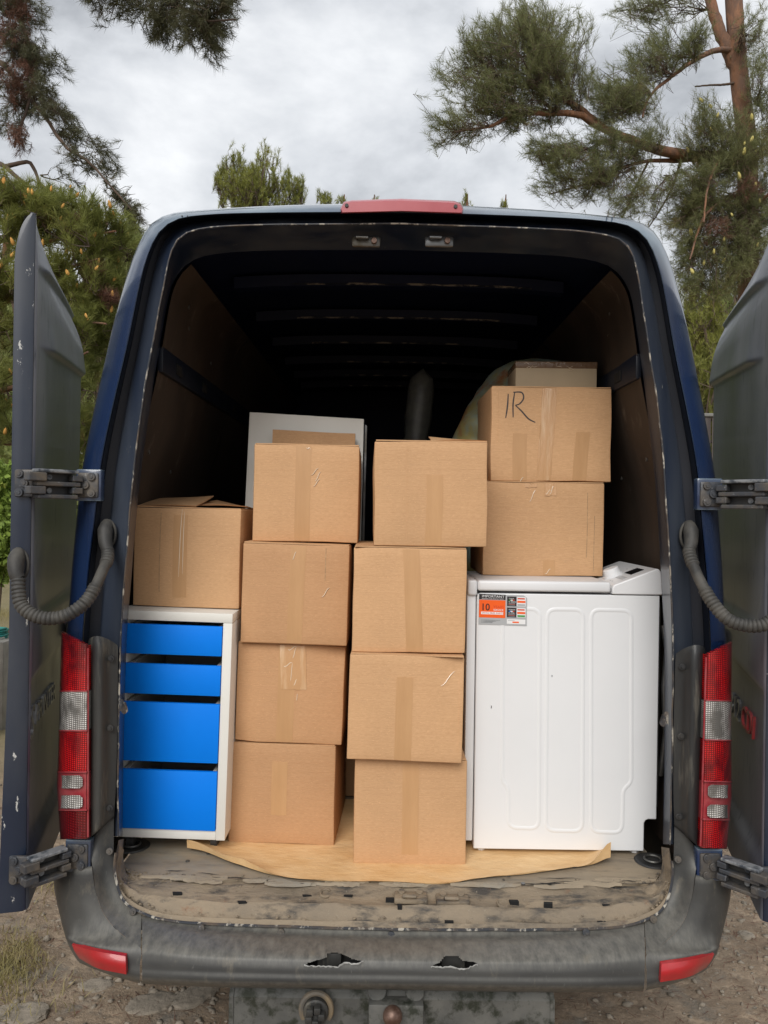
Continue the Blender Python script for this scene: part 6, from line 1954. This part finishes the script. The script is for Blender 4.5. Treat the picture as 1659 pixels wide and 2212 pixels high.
# -- slat fence behind the right door
fn = empty('metal_fence', (P(1535, 1106, 13).x, 13, 0), label='dark brown metal slat fence with pale top rail behind the right door', cat='fence')
M['fence'] = surf('brown_sheet_metal', (0.055, 0.042, 0.036), (0.075, 0.058, 0.05), 5, rough=.5, metal=.2)
x0 = P(1440, 1106, 13).x
zt = P(1535, 893, 13).z
for k in range(34):
    mb = MB(); xx = x0 + k * .125
    mb.box((xx, 13, .03), (xx + .105, 13.02, zt - .04), .008)
    mb.build('slat', M['fence'], fn)
for zz in (.5, zt - .5):
    mb = MB(); mb.box((x0, 13.022, zz), (x0 + 4.3, 13.06, zz + .05), .004); mb.build('rail', M['fence'], fn)
mb = MB(); mb.box((x0 - .05, 12.97, zt - .055), (x0 + 4.35, 13.05, zt), .006)
mb.build('top_rail', surf('grey_rail', (0.20, 0.195, 0.185), rough=.5), fn)

# ------------------------------------------------------------------ ground clutter
M['rock'] = surf('grey_rock', (0.24, 0.205, 0.16), (0.33, 0.28, 0.22), 6, 0.35, .65, rough=.9, c3=(0.12, .11, .09), s3=18, lo3=.55, hi3=.7, bmp=.8, bscale=26, bdist=.012)
def rock(u, v, sx, sy, sz, label, seed, rz=0):
    Y = F * CZ / (v - 1106 + (u - 829.5) * -sR)
    c = P(u, v, Y); c.z = hgt(c.x, c.y)
    b_ = bmesh.new(); bmesh.ops.create_icosphere(b_, subdivisions=4, radius=1)
    for q in b_.verts:
        n_ = noise.fractal(q.co * 1.6 + Vector((seed * 3.1, seed, 0)), 1, 2, 4)
        q.co *= 1 + .22 * n_
        q.co.z = max(-.6, min(q.co.z, .62 + .18 * noise.noise(q.co * 3 + Vector((seed, 0, 0)))))
        q.co = Vector((q.co.x * sx, q.co.y * sy, q.co.z * sz))
    mb = MB(); mb.bm(b_, Matrix.Translation(c) @ Matrix.Rotation(rz, 4, 'Z'))
    o = mb.build('rock', M['rock'], None, 40)
    o['label'] = label; o['category'] = 'rock'; o['group'] = 'flat stones in the dirt'
rock(45, 2200, .09, .07, .025, 'pale flat stone at the lower left corner of the ground', 1)
rock(330, 2165, .10, .06, .018, 'flat grey stone just under the left end of the bumper', 2, .4)
rock(420, 2150, .09, .06, .02, 'flat stone in the shade left of the tow bar', 3, .9)
rock(205, 2125, .07, .04, .012, 'low greenish stone below the left red reflector', 4, .2)
rock(1612, 2010, .035, .03, .02, 'small pale stone on the dirt beside the right bumper corner', 5)
rock(1630, 1905, .05, .04, .03, 'dark little stone beyond the right lower hinge', 6)
# pebbles and litter: uncountable
vv, tt, k = [], [], 0
ico = bmesh.new(); bmesh.ops.create_icosphere(ico, subdivisions=1, radius=1); ico.verts.index_update()
iv = np.array([v.co[:] for v in ico.verts]); it = np.array([[v.index for v in f.verts] for f in ico.faces]); ico.free()
for i in range(5200):
    sd = random.choice((-1, 1))
    x = sd * random.uniform(.3, 2.6) + .04; y = random.uniform(2.3, 4.9)
    s_ = abs(random.gauss(0, .0055)) + .0022
    q = iv * (1 + .35 * rng.normal(size=(len(iv), 1))) * s_ * np.array([random.uniform(.7, 1.5), random.uniform(.7, 1.5), random.uniform(.4, .9)])
    vv.append(q + np.array([x, y, hgt(x, y) + s_ * .2])); tt.append(it + k); k += len(iv)
mesh_np('gravel', np.concatenate(vv), np.concatenate(tt), M['rock'], None, 'stuff')['label'] = 'loose gravel and grit scattered over the dirt'
n = 5200
x = np.where(rng.random(n) < .5, -1, 1) * rng.uniform(.3, 2.6, n); y = rng.uniform(2.3, 4.9, n)
z = np.array([hgt(a, b_) for a, b_ in zip(x, y)]) + .004
p = np.stack([x, y, z], 1); an = rng.uniform(0, 6.28, n); d = np.stack([np.cos(an), np.sin(an), rng.uniform(-.1, .25, n)], 1) * rng.uniform(.02, .07, (n, 1))
s_ = unit(np.cross(d, np.array([0, 0, 1.0]))) * .0016
v = np.stack([p - s_, p + s_, p + d], 1).reshape(-1, 3)
mesh_np('needle_litter', v, np.arange(len(v)).reshape(-1, 3), M['needle_brown'], None, 'stuff')['label'] = 'fallen brown pine needles on the dirt'
# grass tufts lower left
def grass(name, label, spots, n, hmin, hmax):
    ps = []
    for (u, v, r_, w_) in spots:
        Y = F * CZ / (v - 1106 + (u - 829.5) * -sR)
        c = P(u, v, Y)
        m_ = int(n * w_)
        ps.append(np.stack([c.x + rng.normal(0, r_, m_), c.y + rng.normal(0, r_ * 1.2, m_)], 1))
    q = np.concatenate(ps)
    z = np.array([hgt(a, b_) for a, b_ in q])
    p = np.concatenate([q, z[:, None]], 1)
    m_ = len(p)
    h_ = rng.uniform(hmin, hmax, (m_, 1))
    d = unit(np.concatenate([rng.normal(0, .45, (m_, 2)), np.ones((m_, 1))], 1))
    bend = np.concatenate([rng.normal(0, .5, (m_, 2)), -.15 * np.ones((m_, 1))], 1)
    s_ = unit(np.cross(d, rng.normal(size=(m_, 3)))) * .0016
    mid = p + d * h_ * .55; tip = mid + unit(d + bend) * h_ * .5
    v = np.stack([p - s_, p + s_, mid + s_ * .8, mid - s_ * .8, tip], 1).reshape(-1, 3)
    k = np.arange(m_)[:, None] * 5
    tr = np.concatenate([k + np.array([0, 1, 2]), k + np.array([0, 2, 3]), k + np.array([3, 2, 4])])
    mesh_np(name, v, tr, M['grass'], None, 'stuff')['label'] = label
grass('dry_grass', 'dry yellowish grass growing in the dirt at the lower left', [(15, 2085, .05, .5), (0, 2130, .06, .5), (50, 2055, .04, .2), (0, 2040, .06, .4), (115, 1895, .05, .25), (80, 2090, .03, .1), (15, 2195, .05, .2), (120, 2150, .1, .12), (130, 1930, .1, .1)], 460, .03, .08)
grass('lawn_grass', 'patchy lawn at the far left beyond the open door', [(-10, 1330, .4, 1), (-10, 1420, .3, 1), (-15, 1500, .3, .6)], 2600, .04, .10)
